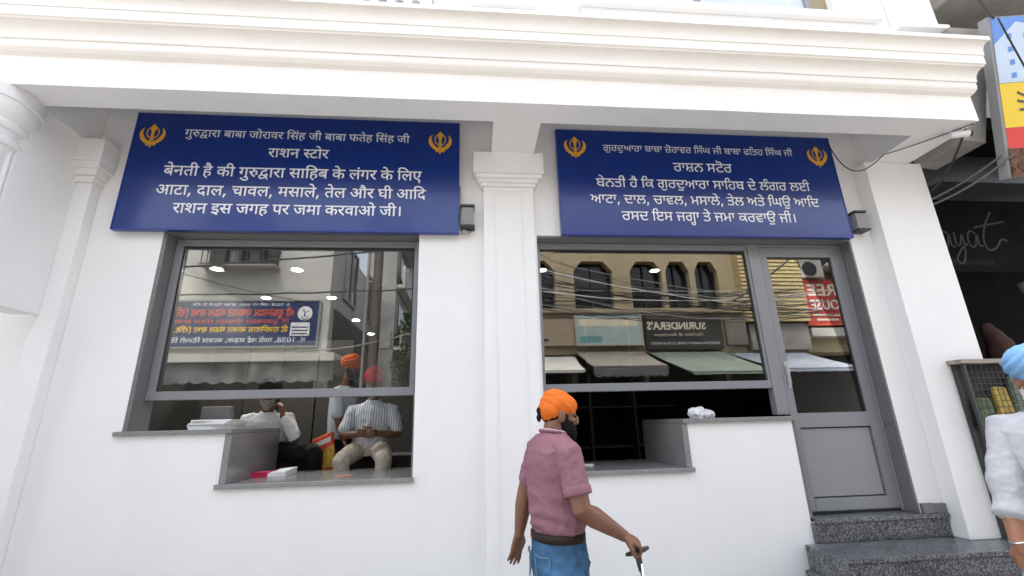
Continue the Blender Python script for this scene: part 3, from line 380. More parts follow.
'36,200,19,26,21,24,26,24,30,22,34,20,38,16,-3,-20,-32,13,-28,17,-23,20,-29,36,-19,44,-12,51,-4,58,-61,0,0,71,571,0,0,-71,-90,0,0,-231,-30,-29,-128,0,-28,-1,-23,-4,-20,-7,-19,-7,-33,-18,-29,-24,-26,-27,-22,-28,0,44,25,-42,26,-35,28,-29,33,-22,37,-13,45,-5,48,3,42,8,40,14,43,19,28,-71,-45,-19,-48,-15,-53,-9,-56,-3,-45,3,-40,9,-36,14,-33,20,-29,23,-26,29,-24,31,-21,34;294,362,99,0,0,189,-257,0,3,-47,8,-42,15,-36,21,-29,19,-14,24,-11,29,-8|646,0,0,551,-96,0,0,71,96,0,0,32,-1,37,-2,34,-5,30,-8,25,-12,19,-16,15,-22,9,-29,3,-45,-7,-30,-21,-16,-33,-6,-44,0,-16,2,-15,2,-14,2,-13,-78,-8,-3,16,-2,17,-1,17,-1,17,6,52,17,42,26,34,36,26,43,15,50,5,42,-3,35,-9,29,-16,32,-33,21,-43,11,-53,4,-60,0,-57,96,0,0,-71,-96,0,0,-551',
'359,0,-57,5,-51,15,-47,24,-41,35,-34,45,-27,57,-20,68,-12,80,-4,92,1,45,1,40,4,36,5,34,3,19,17,62,23,52,28,43,32,34,35,26,39,20,40,13,42,7,42,3,54,-5,48,-13,29,-14,27,-18,24,-22,20,-26,17,-30,14,-35,10,-38,6,-42,2,-46,-3,-53,-10,-46,-16,-39,-21,-33,-25,-28,-30,-21,-33,-17,-35,-12,-38,-8,13,22,45,-16,34,-23,25,-28,16,-30,9,-30,3,-30,-6,-50,-17,-43,-28,-35,-40,-25,-32,-12,-38,-7;355,73,57,6,39,19,23,32,7,44,-3,27,-8,25,-14,20,-19,15,-17,9,-18,8,-21,5,-29,5,-37,2,-50,1,-135,0,-10,71,161,0,47,1,38,2,32,4,28,5,23,8,20,9,38,29,24,38,13,45,4,53,0,18,-5,60,-15,51,-26,41,-34,31,-44,19,-53,6,-47,-5,-44,-15,-27,-16,-24,-21,-21,-27,-19,-32,-16,-38,-12,-44,-2,-13,-5,-34,-4,-35,-1,-38,-1,-40,2,-68,6,-60,10,-50,13,-42,15,-36,19,-28,32,-32,35,-20,37,-11|-7,551,0,71,686,0,0,-71|336,-182,-58,4,-52,12,-46,16,-36,19,15,68,36,-18,40,-15,46,-11,55,-4,54,4,47,11,41,15,36,18,14,-68,-36,-19,-46,-16,-52,-12',
'-210,-312,-47,5,-41,16,-36,24,-28,31,-17,35,-6,38,2,20,7,17,10,15,13,12,13,8,14,7,16,4,18,4,23,1,28,1,6,0,-3,-63,-30,-1,-24,-4,-15,-11,-5,-19,4,-19,10,-18,17,-16,20,-13,22,-9,22,-3,25,3,14,9,6,14,2,22,0,202,81,0,0,-189,-2,-35,-5,-26,-10,-18,-13,-16,-16,-12,-19,-8,-24,-6',
'488,0,-4,44,-6,42,-8,40,-10,37,-11,35,-14,32,-10,24,-24,34,-27,28,-30,24,-33,16,-35,11,-39,3,-47,-6,-39,-20,-25,-32,-9,-45,8,-44,24,-31,36,-20,45,-6,46,4,40,12,34,20,29,25,24,28,20,31,7,26,12,36,8,38,4,38,1,34,-1,22,-2,25,-3,25,-4,21,-452,0,0,71,636,0,0,-71,-103,0,3,-18,3,-25,2,-27,1,-23,-3,-55,-10,-56,-12,-36,-15,-35,-20,-33,-13,-22,-27,-35,-32,-31,-36,-25,-41,-20,-46,-12,-51,-4,-55,5,-48,16,-39,25,-29,35,-17,43,-6,50,7,52,20,42,30,34,40,25,46,15,52,5,49,-3,44,-10,39,-16,35,-23,32,-29,29,-34,13,-17,20,-30,17,-32,14,-33,13,-36,10,-36,8,-36,9,-54,7,-52',
'275,0,-47,6,-45,16,-28,16,-25,20,-23,24,-20,25,-18,28,-13,30,-14,46,-5,47,3,31,8,29,14,24,16,20,27,21,35,14,45,8,62,3,104,0,0,143,-358,0,0,71,528,0,0,-71,-89,0,0,-381,-4,-53,-14,-43,-22,-32,-31,-24,-39,-13;274,73,17,1,16,3,14,6,13,11,7,12,5,14,4,23,1,33,0,161,-88,0,-52,-1,-34,-4,-23,-8,-17,-13,-9,-12,-6,-14,-3,-16,-1,-17,3,-30,10,-31,15,-30,20,-28,24,-24,26,-19,29,-13|580,0,0,551,-95,0,-1,71,273,0,0,-71,-96,0,0,-551',
'229,133,-47,5,-39,17,-31,28,-27,39,-16,32,-16,37,-15,42,28,27,22,29,15,33,5,37,-2,28,-8,31,-11,28,-15,22,48,-17,-127,0,0,71,149,0,20,-41,14,-41,9,-42,3,-38,-5,-49,-16,-41,-25,-33,-35,-28,11,53,13,-51,15,-40,19,-29,33,-27,37,-9,34,6,30,20,25,34,18,51,-6,51,-6,50,-3,47,-1,44,3,41,11,32,17,19,24,7,27,-7,16,-21,9,-32,3,-40,-2,-43,-4,-47,-7,-51,-8,-52,12,-35,15,-28,17,-21,19,-14,20,-8,22,-3,23,2,18,7,15,11,13,14,15,-78,-18,-12,-22,-10,-23,-5,-27,-2,-51,7,-41,20,-30,30,-20,40,-14,47,-6,50,53,-12,-10,-41,-13,-35,-16,-30,-26,-35,-32,-23,-37,-13|587,0,0,622,177,0,0,-71,-96,0,0,-551',
'388,0,-42,3,-39,9,-37,16,-33,19,-29,23,-26,26,-21,27,-19,31,-16,34,-13,38,-9,38,-4,38,12,-11,-29,0,-24,3,-15,8,-9,12,-3,15,3,18,7,19,12,20,16,18,16,15,18,13,18,7,17,3,20,-4,13,-12,8,-18,2,-21,0,-25,350,0,-7,-71,-365,0,21,15,6,-47,14,-45,21,-39,26,-35,32,-28,36,-22,39,-13,40,-4,22,1,20,4,17,7,14,11,8,13,6,15,4,24,1,35,0,373,81,0,0,-381,-5,-54,-14,-44,-24,-34,-35,-24,-45,-14|-7,551,0,71,671,0,0,-71',
'106,0,0,291,-18,0,-24,3,-16,8,-8,12,-3,15,3,18,8,19,12,20,14,18,18,15,18,13,17,7,17,3,20,-4,14,-12,7,-18,2,-21,0,-25,255,0,0,189,-449,0,0,71,626,0,0,-71,-96,0,0,-551,-81,0,0,291,-255,0,0,-291',
'46,-129,10,41,10,42,8,44,8,42,7,40,6,36,97,0,7,-11,-10,-36,-13,-39,-14,-41,-16,-41,-16,-39,-17,-38',
'322,0,-54,4,-46,14,-42,20,-36,28,-22,22,-20,25,-18,27,-18,30,-16,31,-16,33,21,26,20,24,20,22,29,30,31,25,28,18,28,15,31,11,35,9,42,4,51,2,35,0,0,131,-412,0,0,71,590,0,0,-71,-98,0,0,-173,-29,-29,-37,0,-52,-1,-41,-1,-32,-3,-26,-6,-23,-10,-24,-13,-30,-21,-27,-24,-27,-30,-30,-36,7,49,18,-34,18,-31,18,-28,30,-37,35,-27,41,-17,48,-6,35,1,30,4,28,6,29,10,31,12,35,16,28,-71,-36,-16,-35,-13,-34,-10,-53,-9',
'194,0,0,622,81,0,0,-622',
'250,0,-44,2,-42,6,-42,10,-39,13,-36,15,-34,18,32,73,32,-19,33,-16,33,-12,51,-13,54,-4,42,3,38,8,32,16,24,22,17,29,5,38,-4,31,-10,27,-17,24,-22,21,-27,17,-32,15,-24,-4,-28,-4,-30,-3,-31,-1,-41,2,-29,6,-20,10,-13,12,-7,13,-2,14,6,24,19,15,29,8,34,3,39,-2,36,-5,36,-8,34,-11,32,18,26,25,16,34,6,42,-1,15,-1,15,-4,18,-6,18,44,-27,-421,0,0,71,556,0,0,-71,-125,0,31,25,3,-16,3,-18,1,-16,1,-15,-6,-55,-19,-40,-27,-29,-34,-25,31,-20,27,-22,22,-26,17,-30,10,-35,4,-41,-3,-39,-11,-34,-16,-30,-23,-26,-28,-21,-33,-16,-38,-12,-41,-8',
'368,0,-57,4,-50,12,-43,20,-36,26,-29,33,-23,39,-16,44,-10,49,-3,53,0,11,-18,0,-24,3,-15,8,-9,12,-3,15,3,18,7,19,12,20,16,18,16,15,18,13,18,7,17,3,20,-4,13,-12,8,-18,2,-21,0,-25,265,0,0,189,-454,0,0,71,631,0,0,-71,-97,0,0,-231,-29,-29,-316,0,4,-62,13,-49,19,-38,25,-28,29,-20,31,-12,33,-7,33,-2,45,3,42,8,42,14,44,19,28,-71,-31,-14,-33,-11,-34,-9,-51,-9',
'240,0,-54,5,-44,14,-35,22,-27,27,-19,31,-13,33,-7,32,-2,30,7,50,19,48,21,31,26,29,34,26,39,24,46,20,53,16,0,113,-291,0,0,71,662,0,0,-71,-291,0,0,-113,53,-16,47,-20,39,-24,33,-26,27,-29,20,-31,19,-48,7,-50,-2,-30,-7,-32,-12,-33,-20,-31,-26,-27,-35,-22,-44,-14,-54,-5,-5,73,40,4,32,11,24,19,22,39,7,49,-6,40,-17,36,-29,34,-40,29,-51,25,-62,19,-62,-19,-51,-25,-40,-29,-29,-34,-17,-36,-6,-40,7,-49,22,-39,24,-19,32,-11,41,-4',
'336,0,-42,2,-40,7,-38,11,-35,15,-32,19,-28,22,-25,26,-20,28,-17,31,-17,50,-5,53,3,33,9,31,14,25,19,21,20,14,22,12,25,9,31,6,40,4,48,1,140,0,0,131,-415,0,0,71,593,0,0,-71,-97,0,0,-173,-29,-29,-181,0,-37,-1,-29,-2,-24,-4,-19,-5,-15,-7,-14,-10,-11,-12,-7,-14,-4,-17,-1,-18,4,-39,12,-36,20,-33,27,-27,33,-23,38,-17,43,-11,46,-4,51,3,36,10,22,18,7,24,-4,17,-13,13,-22,9,-30,3,-37,-4,-35,-10,-32,-17,-30,-21,-26,-23,-24,-24,-60,33,28,33,32,31,26,20,27,18,31,14,50,16,58,5,44,-4,36,-11,27,-18,19,-22,11,-26,4,-29,-3,-28,-8,-25,-14,-21,-21,-19,-27,-14,-35,-11,-42,-7',
'41,248,17,23,20,21,24,21,26,19,29,16,32,13,7,-18,-40,18,-34,23,-27,30,-20,38,-12,47,-4,56,36,-4,-102,0,0,71,576,0,0,-71,-464,0,36,3,2,-41,7,-35,13,-31,19,-24,20,-14,22,-9,31,-6,41,-2,160,0,-2,-70,-141,0,-39,-2,-36,-8,-33,-13,-30,-18,-28,-25,-27,-31,2,43,22,-38,24,-32,28,-24,32,-18,37,-10,42,-3,37,2,36,6,34,10,32,15,6,-76,-33,-13,-35,-10,-37,-6,-40,-2,-43,3,-39,7,-36,13,-32,18,-30,21,-25,25,-23,29,-21,30|438,0,0,551,-96,0,0,71,274,0,0,-71,-97,0,0,-551',
'426,0,0,261,-234,0,-4,-51,-8,-44,-13,-36,-17,-27,-20,-17,-25,-5,-18,3,-15,9,-11,17,-3,29,1,17,4,22,7,26,12,28,16,28,21,28,-3,44,-6,44,-7,46,-10,44,-12,44,-14,41,-74,0,0,71,137,0,18,-47,15,-49,13,-50,9,-49,6,-48,2,-47,233,0,0,290,177,0,0,-71,-96,0,0,-551',
'310,0,-53,5,-50,17,-31,16,-30,19,-26,23,-24,25,-20,28,-17,29,-17,48,-5,48,3,33,10,29,14,23,18,20,31,20,37,14,32,6,41,4,49,1,137,0,0,143,-416,0,0,71,593,0,0,-71,-96,0,0,-379,-5,-53,-15,-43,-24,-33,-34,-24,-46,-14;317,73,22,1,20,4,17,7,14,11,8,13,6,15,4,24,1,35,0,154,-127,0,-54,-1,-39,-4,-27,-8,-21,-13,-11,-12,-7,-14,-4,-16,-1,-17,4,-32,13,-32,20,-30,25,-28,31,-23,33,-19,36,-11',
'337,250,-36,22,-33,27,-32,29,-29,33,-26,35,-22,38,-18,38,-14,39,-10,40,-124,0,0,71,688,0,0,-71,-124,0,-11,-46,-16,-45,-14,-28,-16,-28,-18,-26,-20,-25,-22,-24,-24,-23,-25,-20,-26,-19;475,551,-276,0,12,-51,19,-45,16,-28,18,-25,21,-23,34,-31,37,-26,-38,1,37,25,35,30,20,23,18,26,16,27,19,46|39,193,5,44,15,42,24,39,33,35,41,30,49,25,40,-55,-33,-18,-30,-21,-27,-24,-20,-29,-13,-31,-4,-35,8,-49,24,-39,26,-19,34,-11,43,-4,5,0,-5,-73,-6,0,-57,5,-45,14,-37,22,-27,27,-20,30,-14,32,-7,33|635,194,-3,-30,-7,-32,-13,-33,-20,-31,-27,-27,-37,-22,-45,-14,-57,-5,-6,0,-5,73,11,0,41,4,32,11,25,18,23,38,8,47,-8,48,-25,44,-25,26,-34,24,-42,20,43,59,56,-30,43,-33,33,-37,21,-38,14,-40',
'493,196,-238,0,-32,1,-31,3,-31,6,-27,8,-24,9,-20,10,-25,21,-16,24,-9,27,-3,31,4,34,13,28,19,21,24,17,27,11,30,5,36,3,49,1,158,0,0,95,-404,0,0,71,582,0,0,-71,-97,0,0,-137,-29,-29,-236,0,-24,-1,-19,-2,-16,-3,-12,-4,-10,-7,-8,-9,-4,-11,-2,-15,2,-15,4,-14,9,-11,13,-9,20,-8,26,-6,38,-2,53,-1,210,0|314,0,-45,2,-39,6,-33,10,-38,22,-25,28,-15,32,-5,34,6,33,18,29,29,23,43,12,144,-35,-40,0,-36,0,-26,-2,-19,-3,-17,-7,-9,-8,-7,-10,-4,-12,-2,-13,8,-29,24,-22,40,-13,58,-5,28,1,26,1,26,4,25,5,25,7,26,7,20,-72,-43,-10,-45,-8,-48,-5',
'433,0,0,261,-241,0,-4,-51,-8,-44,-13,-36,-17,-27,-20,-17,-25,-5,-18,3,-15,9,-11,17,-3,29,1,17,4,22,7,26,12,28,16,28,21,28,-3,44,-6,44,-7,46,-10,44,-12,44,-14,41,-74,0,0,71,617,0,0,-71,-96,0,0,-551;193,332,240,0,0,219,-280,0,12,-40,9,-39,8,-37,6,-36,4,-34|281,-9,-21,4,-18,11,-12,18,-4,24,4,24,12,18,18,11,21,4,21,-4,18,-11,12,-18,4,-24,-4,-24,-12,-18,-17,-11',
'426,0,0,261,-234,0,-4,-51,-8,-44,-13,-36,-17,-27,-20,-17,-25,-5,-18,3,-15,9,-11,17,-3,29,1,17,4,22,7,26,12,28,16,28,21,28,-3,44,-6,44,-7,46,-10,44,-12,44,-14,41,-74,0,0,71,610,0,0,-71,-96,0,0,-551;193,332,233,0,0,219,-273,0,12,-40,9,-39,8,-37,6,-36,4,-34',
'309,0,-53,5,-50,17,-31,16,-29,19,-26,23,-24,25,-20,28,-17,29,-17,48,-5,48,6,47,17,38,28,29,38,20,46,12,56,4,11,0,12,0,11,-1,8,-2,-6,-72,-9,1,-10,1,-10,0,-9,0,-45,-4,-35,-13,-21,-25,-7,-40,4,-33,13,-32,20,-30,25,-28,31,-23,33,-19,36,-11,37,-4,21,1,19,4,17,7,13,11,8,13,6,15,4,24,1,35,0,368,-413,0,0,71,590,0,0,-71,-96,0,0,-379,-5,-54,-14,-43,-25,-33,-35,-24,-44,-13',
'74,261,0,290,-81,0,0,71,249,0,0,-71,-88,0,0,-290',
'89,0,0,551,-96,0,0,71,96,0,0,46,5,66,13,55,23,46,34,34,47,20,60,7,46,-5,41,-14,34,-24,26,-33,16,-44,5,-55,0,-16,-1,-17,-2,-16,-3,-17,-78,8,2,12,1,15,2,16,0,18,-5,43,-15,32,-28,20,-41,7,-36,-5,-27,-15,-18,-25,-12,-31,-6,-38,-2,-42,0,-48,96,0,0,-71,-96,0,0,-551',
'89,0,0,551,-96,0,0,71,96,0,0,32,-1,37,-2,34,-5,30,-8,25,-12,19,-17,15,-21,9,-29,3,-45,-7,-29,-21,-17,-33,-6,-44,1,-16,1,-15,2,-14,2,-13,-78,-8,-3,16,-2,17,-2,17,0,17,6,52,16,42,27,34,36,26,43,15,50,5,42,-3,35,-9,29,-16,32,-33,21,-43,11,-53,4,-60,0,-57,96,0,0,-71,-96,0,0,-551',
'-305,-182,-58,4,-53,12,-45,16,-36,19,15,68,36,-18,40,-15,46,-11,55,-4,54,4,47,11,41,15,36,18,14,-68,-36,-19,-45,-16,-53,-12',
'-167,615,-14,49,-16,42,-18,34,-31,37,-36,25,-40,14,-44,4,-8,0,-8,0,-6,0,-6,-1,-4,76,8,1,6,0,6,0,5,0,47,-3,44,-10,39,-17,35,-24,32,-30,27,-38,23,-45,20,-53,16,-61',
'-143,610,-14,50,-16,42,-19,34,-21,28,-23,22,-26,16,-45,15,-52,5,-4,0,-4,0,-4,0,-3,0,-4,74,4,0,6,0,5,0,4,0,48,-3,44,-10,39,-16,34,-23,30,-30,26,-38,22,-45,18,-54,15,-62|-159,577,-26,37,-29,28,-34,20,-38,14,-41,8,-47,2,-4,0,-5,0,-5,0,-5,0,-5,73,5,1,6,0,5,0,5,0,59,-4,52,-14,31,-14,29,-18,26,-22,23,-26,21,-30,19,-34',
'-168,615,-4,37,-8,29,-11,22,-13,15,-19,8,-23,3,-17,-1,-19,-2,-18,-1,-20,-1,-33,3,-31,11,-26,18,-24,28,-14,26,-13,30,-11,37,72,19,11,-30,10,-26,11,-19,14,-15,18,-8,23,-3,18,1,19,2,20,1,18,1,35,-4,33,-11,29,-21,23,-34,12,-31,8,-38,3,-46',
'106,0,0,291,-18,0,-24,3,-16,8,-8,12,-3,15,3,18,8,19,12,20,14,18,18,15,18,13,17,7,17,3,20,-4,14,-12,7,-18,2,-21,0,-25,269,0,0,189,-463,0,0,71,641,0,0,-71,-97,0,0,-551,-81,0,0,291,-269,0,0,-291|321,-9,-21,4,-18,11,-12,18,-4,24,4,24,12,18,18,11,21,4,21,-4,18,-11,12,-18,4,-24,-4,-24,-12,-18,-17,-11',
'572,0,0,373,12,-17,-34,-9,-32,-11,-30,-13,-28,-15,-28,-17,-26,-20,19,34,-2,-54,-7,-47,-11,-40,-17,-30,-21,-20,-26,-6,-19,3,-16,9,-10,18,-4,28,5,39,13,41,21,39,25,32,-2,31,-4,32,-7,31,-7,27,-10,24,-10,16,32,-5,-33,-11,-34,-15,-32,-17,-29,-17,-25,-17,-20,-17,14,43,-2,-58,-7,-52,-10,-42,-16,-32,-22,-19,-28,-7,-19,3,-15,9,-11,18,-3,29,4,38,14,41,20,38,24,31,-6,56,-10,41,-13,28,-12,14,43,-7,-127,0,0,71,151,0,10,-22,10,-28,8,-31,8,-32,4,-33,2,-31,-13,11,17,16,26,18,35,20,39,18,42,15,42,11,10,-19,9,-25,9,-27,7,-29,6,-31,5,-30,3,-29,1,-25,-17,14,20,15,25,15,29,15,32,14,35,12,36,9,-12,-28,0,217,177,0,0,-71,-96,0,0,-551',
'-259,679,-6,18,-5,20,-4,20,-1,18,10,49,31,38,29,19,35,10,40,4,42,-4,35,-10,29,-19,30,-38,10,-50,-1,-17,-3,-20,-6,-20,-6,-18,-69,10,6,15,4,14,2,14,1,15,-5,27,-15,20,-23,13,-31,4,-31,-4,-23,-13,-14,-20,-5,-27,1,-15,2,-14,4,-14,6,-15',
'815,261,0,290,-80,0,0,71,249,0,0,-71,-88,0,0,-290|572,0,0,373,12,-17,-34,-9,-32,-11,-30,-13,-28,-15,-28,-17,-26,-20,19,34,-2,-54,-7,-47,-11,-40,-17,-30,-21,-20,-26,-6,-19,3,-16,9,-10,18,-4,28,5,39,13,41,21,39,25,32,-2,31,-4,32,-7,31,-7,27,-10,24,-10,16,32,-5,-33,-11,-34,-15,-32,-17,-29,-17,-25,-17,-20,-17,14,43,-2,-58,-7,-52,-10,-42,-16,-32,-22,-19,-28,-7,-19,3,-15,9,-11,18,-3,29,4,38,14,41,20,38,24,31,-6,56,-10,41,-13,28,-12,14,43,-7,-127,0,0,71,151,0,10,-22,10,-28,8,-31,8,-32,4,-33,2,-31,-13,11,17,16,26,18,35,20,39,18,42,15,42,11,10,-19,9,-25,9,-27,7,-29,6,-31,5,-30,3,-29,1,-25,-17,14,20,15,25,15,29,15,32,14,35,12,36,9,-12,-28,0,217,177,0,0,-71,-96,0,0,-551',
'89,0,0,551,-96,0,0,71,96,0,0,46,5,66,13,55,23,46,34,34,47,20,60,7,46,-5,41,-14,34,-24,26,-33,16,-44,5,-55,0,-16,-1,-17,-2,-16,-3,-17,-78,8,2,12,1,15,2,16,0,18,-5,43,-15,32,-28,20,-41,7,-36,-5,-27,-15,-18,-25,-12,-31,-6,-38,-2,-42,0,-48,96,0,0,-71,-96,0,0,-551|295,200,19,26,22,24,25,24,30,22,34,20,38,16,-3,-20,-32,13,-28,17,-24,20,-28,36,-20,44,-11,51,-4,58,-61,0,0,71,571,0,0,-71,-90,0,0,-231,-30,-29,-128,0,-28,-1,-23,-4,-20,-7,-19,-7,-33,-18,-30,-24,-25,-27,-22,-28,0,44,25,-42,26,-35,28,-29,32,-22,38,-13,45,-5,48,3,41,8,41,14,43,19,28,-71,-45,-19,-49,-15,-52,-9,-56,-3,-45,3,-40,9,-37,14,-32,20,-30,23,-26,29,-23,31,-21,34;553,362,99,0,0,189,-257,0,3,-47,8,-42,14,-36,22,-29,19,-14,23,-11,30,-8']
LINES={'h':[(17513,'10,0,0 39,563,0 18,563,0 29,1126,0 36,1746,0 28,2005,0 36,2414,0 24,2933,0 36,3504,0 24,3763,0 36,4334,0 14,4853,0 42,5595,0 28,5854,0 36,6263,0 31,6522,0 28,7078,0 37,7747,0 34,8006,0 33,8682,0 35,8682,0 14,9473,0 38,10215,0 24,10734,0 36,11305,0 24,11564,0 36,12135,0 23,12654,0 17,13425,0 40,13995,0 35,13995,0 37,14786,0 34,15045,0 33,15721,0 35,15721,0 14,16512,0 38,17254,0'),
(3724,'28,0,0 36,409,0 32,668,0 21,1348,0 6,2163,0 15,2552,0 42,3056,0 28,3315,0'),
(15220,'24,0,0 40,571,0 21,571,0 17,1126,0 38,1696,0 35,2215,0 41,2746,0 9,3006,0 38,3768,0 10,4287,0 39,4850,0 18,4850,0 29,5413,0 36,6033,0 28,6292,0 36,6701,0 34,7220,0 36,7896,0 37,8155,0 35,8414,0 24,8945,0 9,9776,0 40,10317,0 30,10798,0 33,11476,0 10,11476,0 28,12039,0 9,12708,0 40,13249,0 37,13730,0 30,13989,0 4,14667,0'),
(15805,'0,0,0 15,1023,0 36,1527,0 45,1786,0 20,2314,0 36,2834,0 30,3093,0 45,3771,0 13,4299,0 36,4933,0 31,5192,0 30,5748,0 45,6426,0 26,6954,0 34,7552,0 36,8228,0 30,8487,0 40,9165,0 45,9165,0 17,9693,0 40,10263,0 30,10263,0 8,11201,0 28,12224,0 11,12893,0 38,13484,0 0,14003,0 37,15026,0 20,15285,0'),
(13431,'28,0,0 36,409,0 32,668,0 21,1348,0 2,2163,0 34,2654,0 14,3590,0 10,4332,0 35,4895,0 22,5686,0 28,6254,0 14,6923,0 26,7665,0 36,8263,0 9,8782,0 28,9544,0 31,9953,0 36,10509,0 7,10768,0 14,12051,0 38,12793,0 1,13052,0')],
'g':[(18697,'56,0,0 78,750,0 69,750,0 64,1329,0 78,1946,0 85,1946,0 69,2923,0 75,3502,0 67,3997,0 75,4605,0 67,4840,0 75,5448,0 82,5943,0 81,6569,0 69,6569,0 75,7148,0 71,7383,0 69,7950,0 76,8789,0 73,9048,0 84,9644,0 57,9644,0 59,10661,0 77,11273,0 67,11792,0 75,12400,0 67,12635,0 75,13243,0 66,13738,0 76,14317,0 63,14576,0 74,15118,0 76,15954,0 73,16213,0 84,16809,0 57,16809,0 59,17826,0 77,18438,0'),
(4075,'69,0,0 75,579,0 72,814,0 65,1417,0 73,2325,0 61,2921,0 81,3496,0 69,3496,0'),
(15455,'67,0,0 79,608,0 65,608,0 63,1256,0 77,1798,0 74,2317,0 80,2893,0 76,3153,0 55,3412,0 56,4294,0 78,5044,0 69,5044,0 64,5623,0 78,6240,0 85,6240,0 69,7217,0 75,7796,0 73,8291,0 75,8887,0 76,9122,0 74,9381,0 67,9957,0 64,10825,0 79,11442,0 70,11702,0 84,12348,0 56,12376,0 69,13126,0 70,13965,0 52,14639,0'),
(16470,'85,0,0 61,977,0 75,1552,0 60,1787,0 64,2315,0 75,2932,0 70,3167,0 60,3841,0 58,4369,0 75,5026,0 71,5261,0 70,5828,0 60,6502,0 68,7030,0 73,7626,0 75,8222,0 70,8457,0 79,9103,0 60,9131,0 63,9659,0 79,10201,0 70,10201,0 83,11135,0 63,11877,0 79,12419,0 76,12679,0 57,12938,0 53,13695,0 85,14617,0 76,15594,0 64,15853,0'),
(12261,'69,0,0 73,579,0 64,1175,0 86,2052,0 73,2868,0 59,3724,0 56,4336,0 54,5086,0 75,5086,0 63,5581,0 79,6123,0 59,6383,0 68,6995,0 75,7591,0 55,8086,0 69,8708,0 71,9287,0 75,9854,0 53,10089,0 59,11011,0 77,11623,0 62,11882,0')],
'r':[(14038,'12,0,0 38,707,0 19,1226,0 9,1746,0 36,2508,0 21,2767,0 20,3322,0 36,3842,0 28,4101,0 22,4770,0 33,5338,0 13,5338,0 36,5972,0 27,6231,0 17,6811,0 26,7641,0 33,8239,0 16,8239,0 30,8816,0 34,9754,0 25,10430,0 36,11133,0 43,11652,0 28,12006,0 37,12415,0 14,12674,0 46,13416,0 44,13684,0'),
(11205,'37,0,0 20,259,0 19,1039,0 9,1559,0 36,2321,0 21,2580,0 20,3135,0 36,3655,0 28,3914,0 22,4583,0 33,5151,0 13,5151,0 36,5785,0 27,6044,0 17,6624,0 26,7454,0 33,8052,0 16,8052,0 30,8629,0 34,9567,0 25,10243,0 36,10946,0'),
(13911,'37,0,0 20,259,0 28,1039,0 36,1448,0 14,1707,0 37,2449,0 21,2708,0 31,3263,0 36,3819,0 34,4078,0 24,5014,0 36,5585,0 14,5844,0 36,6586,0 28,6845,0 26,7514,0 33,8112,0 16,8112,0 30,8689,0 34,9627,0 25,10303,0 36,11006,0 43,11525,0 28,11879,0 37,12288,0 14,12547,0 46,13289,0 44,13557,0'),
(17117,'21,0,0 33,555,0 46,555,0 48,1083,0 47,1634,0 49,2185,0 50,2736,0 45,3287,0 10,3815,0 30,4378,0 38,5056,0 21,5575,0 3,6130,0 34,6881,0 51,7557,0 9,8134,0 45,8896,0 24,9424,0 36,9995,0 14,10254,0 36,10996,0 28,11255,0 37,11924,0 20,12183,0 5,12703,0 30,13203,0 38,13881,0 37,14400,0 20,14659,0 28,15439,0 37,15848,0 14,16107,0 46,16849,0')]}
# ------------------------------------------------------------------ lettering and flat print
def bold(poly, d):
    n = len(poly); ar = sum(poly[i-1][0]*poly[i][1]-poly[i][0]*poly[i-1][1] for i in range(n)); out = []
    for i in range(n):
        a, b, c = poly[i-1], poly[i], poly[(i+1) % n]
        e1 = Vector((b[0]-a[0], b[1]-a[1])); e2 = Vector((c[0]-b[0], c[1]-b[1]))
        if e1.length < 1e-6 or e2.length < 1e-6: out.append(b); continue
        n1 = Vector((e1.y, -e1.x)).normalized(); n2 = Vector((e2.y, -e2.x)).normalized()
        q = n1 + n2
        if q.length < .3: out.append(b); continue
        q = q/q.length*min(1.6, 1/max(.4, q.length/2))
        out.append((b[0]-q.x*d, b[1]-q.y*d))
    return out
_gc = {}
def glyph(i):
    if i not in _gc:
        gr = []
        for q in GLYPHS[i].split('|'):
            cs = []
            for c in q.split(';'):
                v = list(map(int, c.split(','))); x = y = 0; P = []
                for k in range(0, len(v), 2): x += v[k]; y += v[k+1]; P.append((x, y))
                cs.append(P)
            gr.append(cs)
        _gc[i] = gr
    return _gc[i]
_gm = {}
def glyph_tris(i, bd):      # filled by winding number, so strokes that overlap stay solid
    if (i, bd) not in _gm:
        cs = [bold(c, bd) for gr in glyph(i) for c in gr]; V = []; E = []
        for c in cs:
            n = len(V); V += [Vector(p) for p in c]; E += [(n+k, n+(k+1) % len(c)) for k in range(len(c))]
        ov, _, of, *_r = delaunay_2d_cdt(V, E, [], 0, 1e-4); T = []
        for t in of:
            cx_, cy_ = sum(ov[k].x for k in t)/len(t), sum(ov[k].y for k in t)/len(t); wn = 0
            for c in cs:
                for a, b in zip(c[-1:]+c[:-1], c):
                    if (a[1] > cy_) != (b[1] > cy_) and (b[0]-a[0])*(cy_-a[1])/(b[1]-a[1])+a[0] > cx_: wn += 1 if b[1] > a[1] else -1
            if wn: T.append(t)
        _gm[(i, bd)] = (ov, T)
    return _gm[(i, bd)]
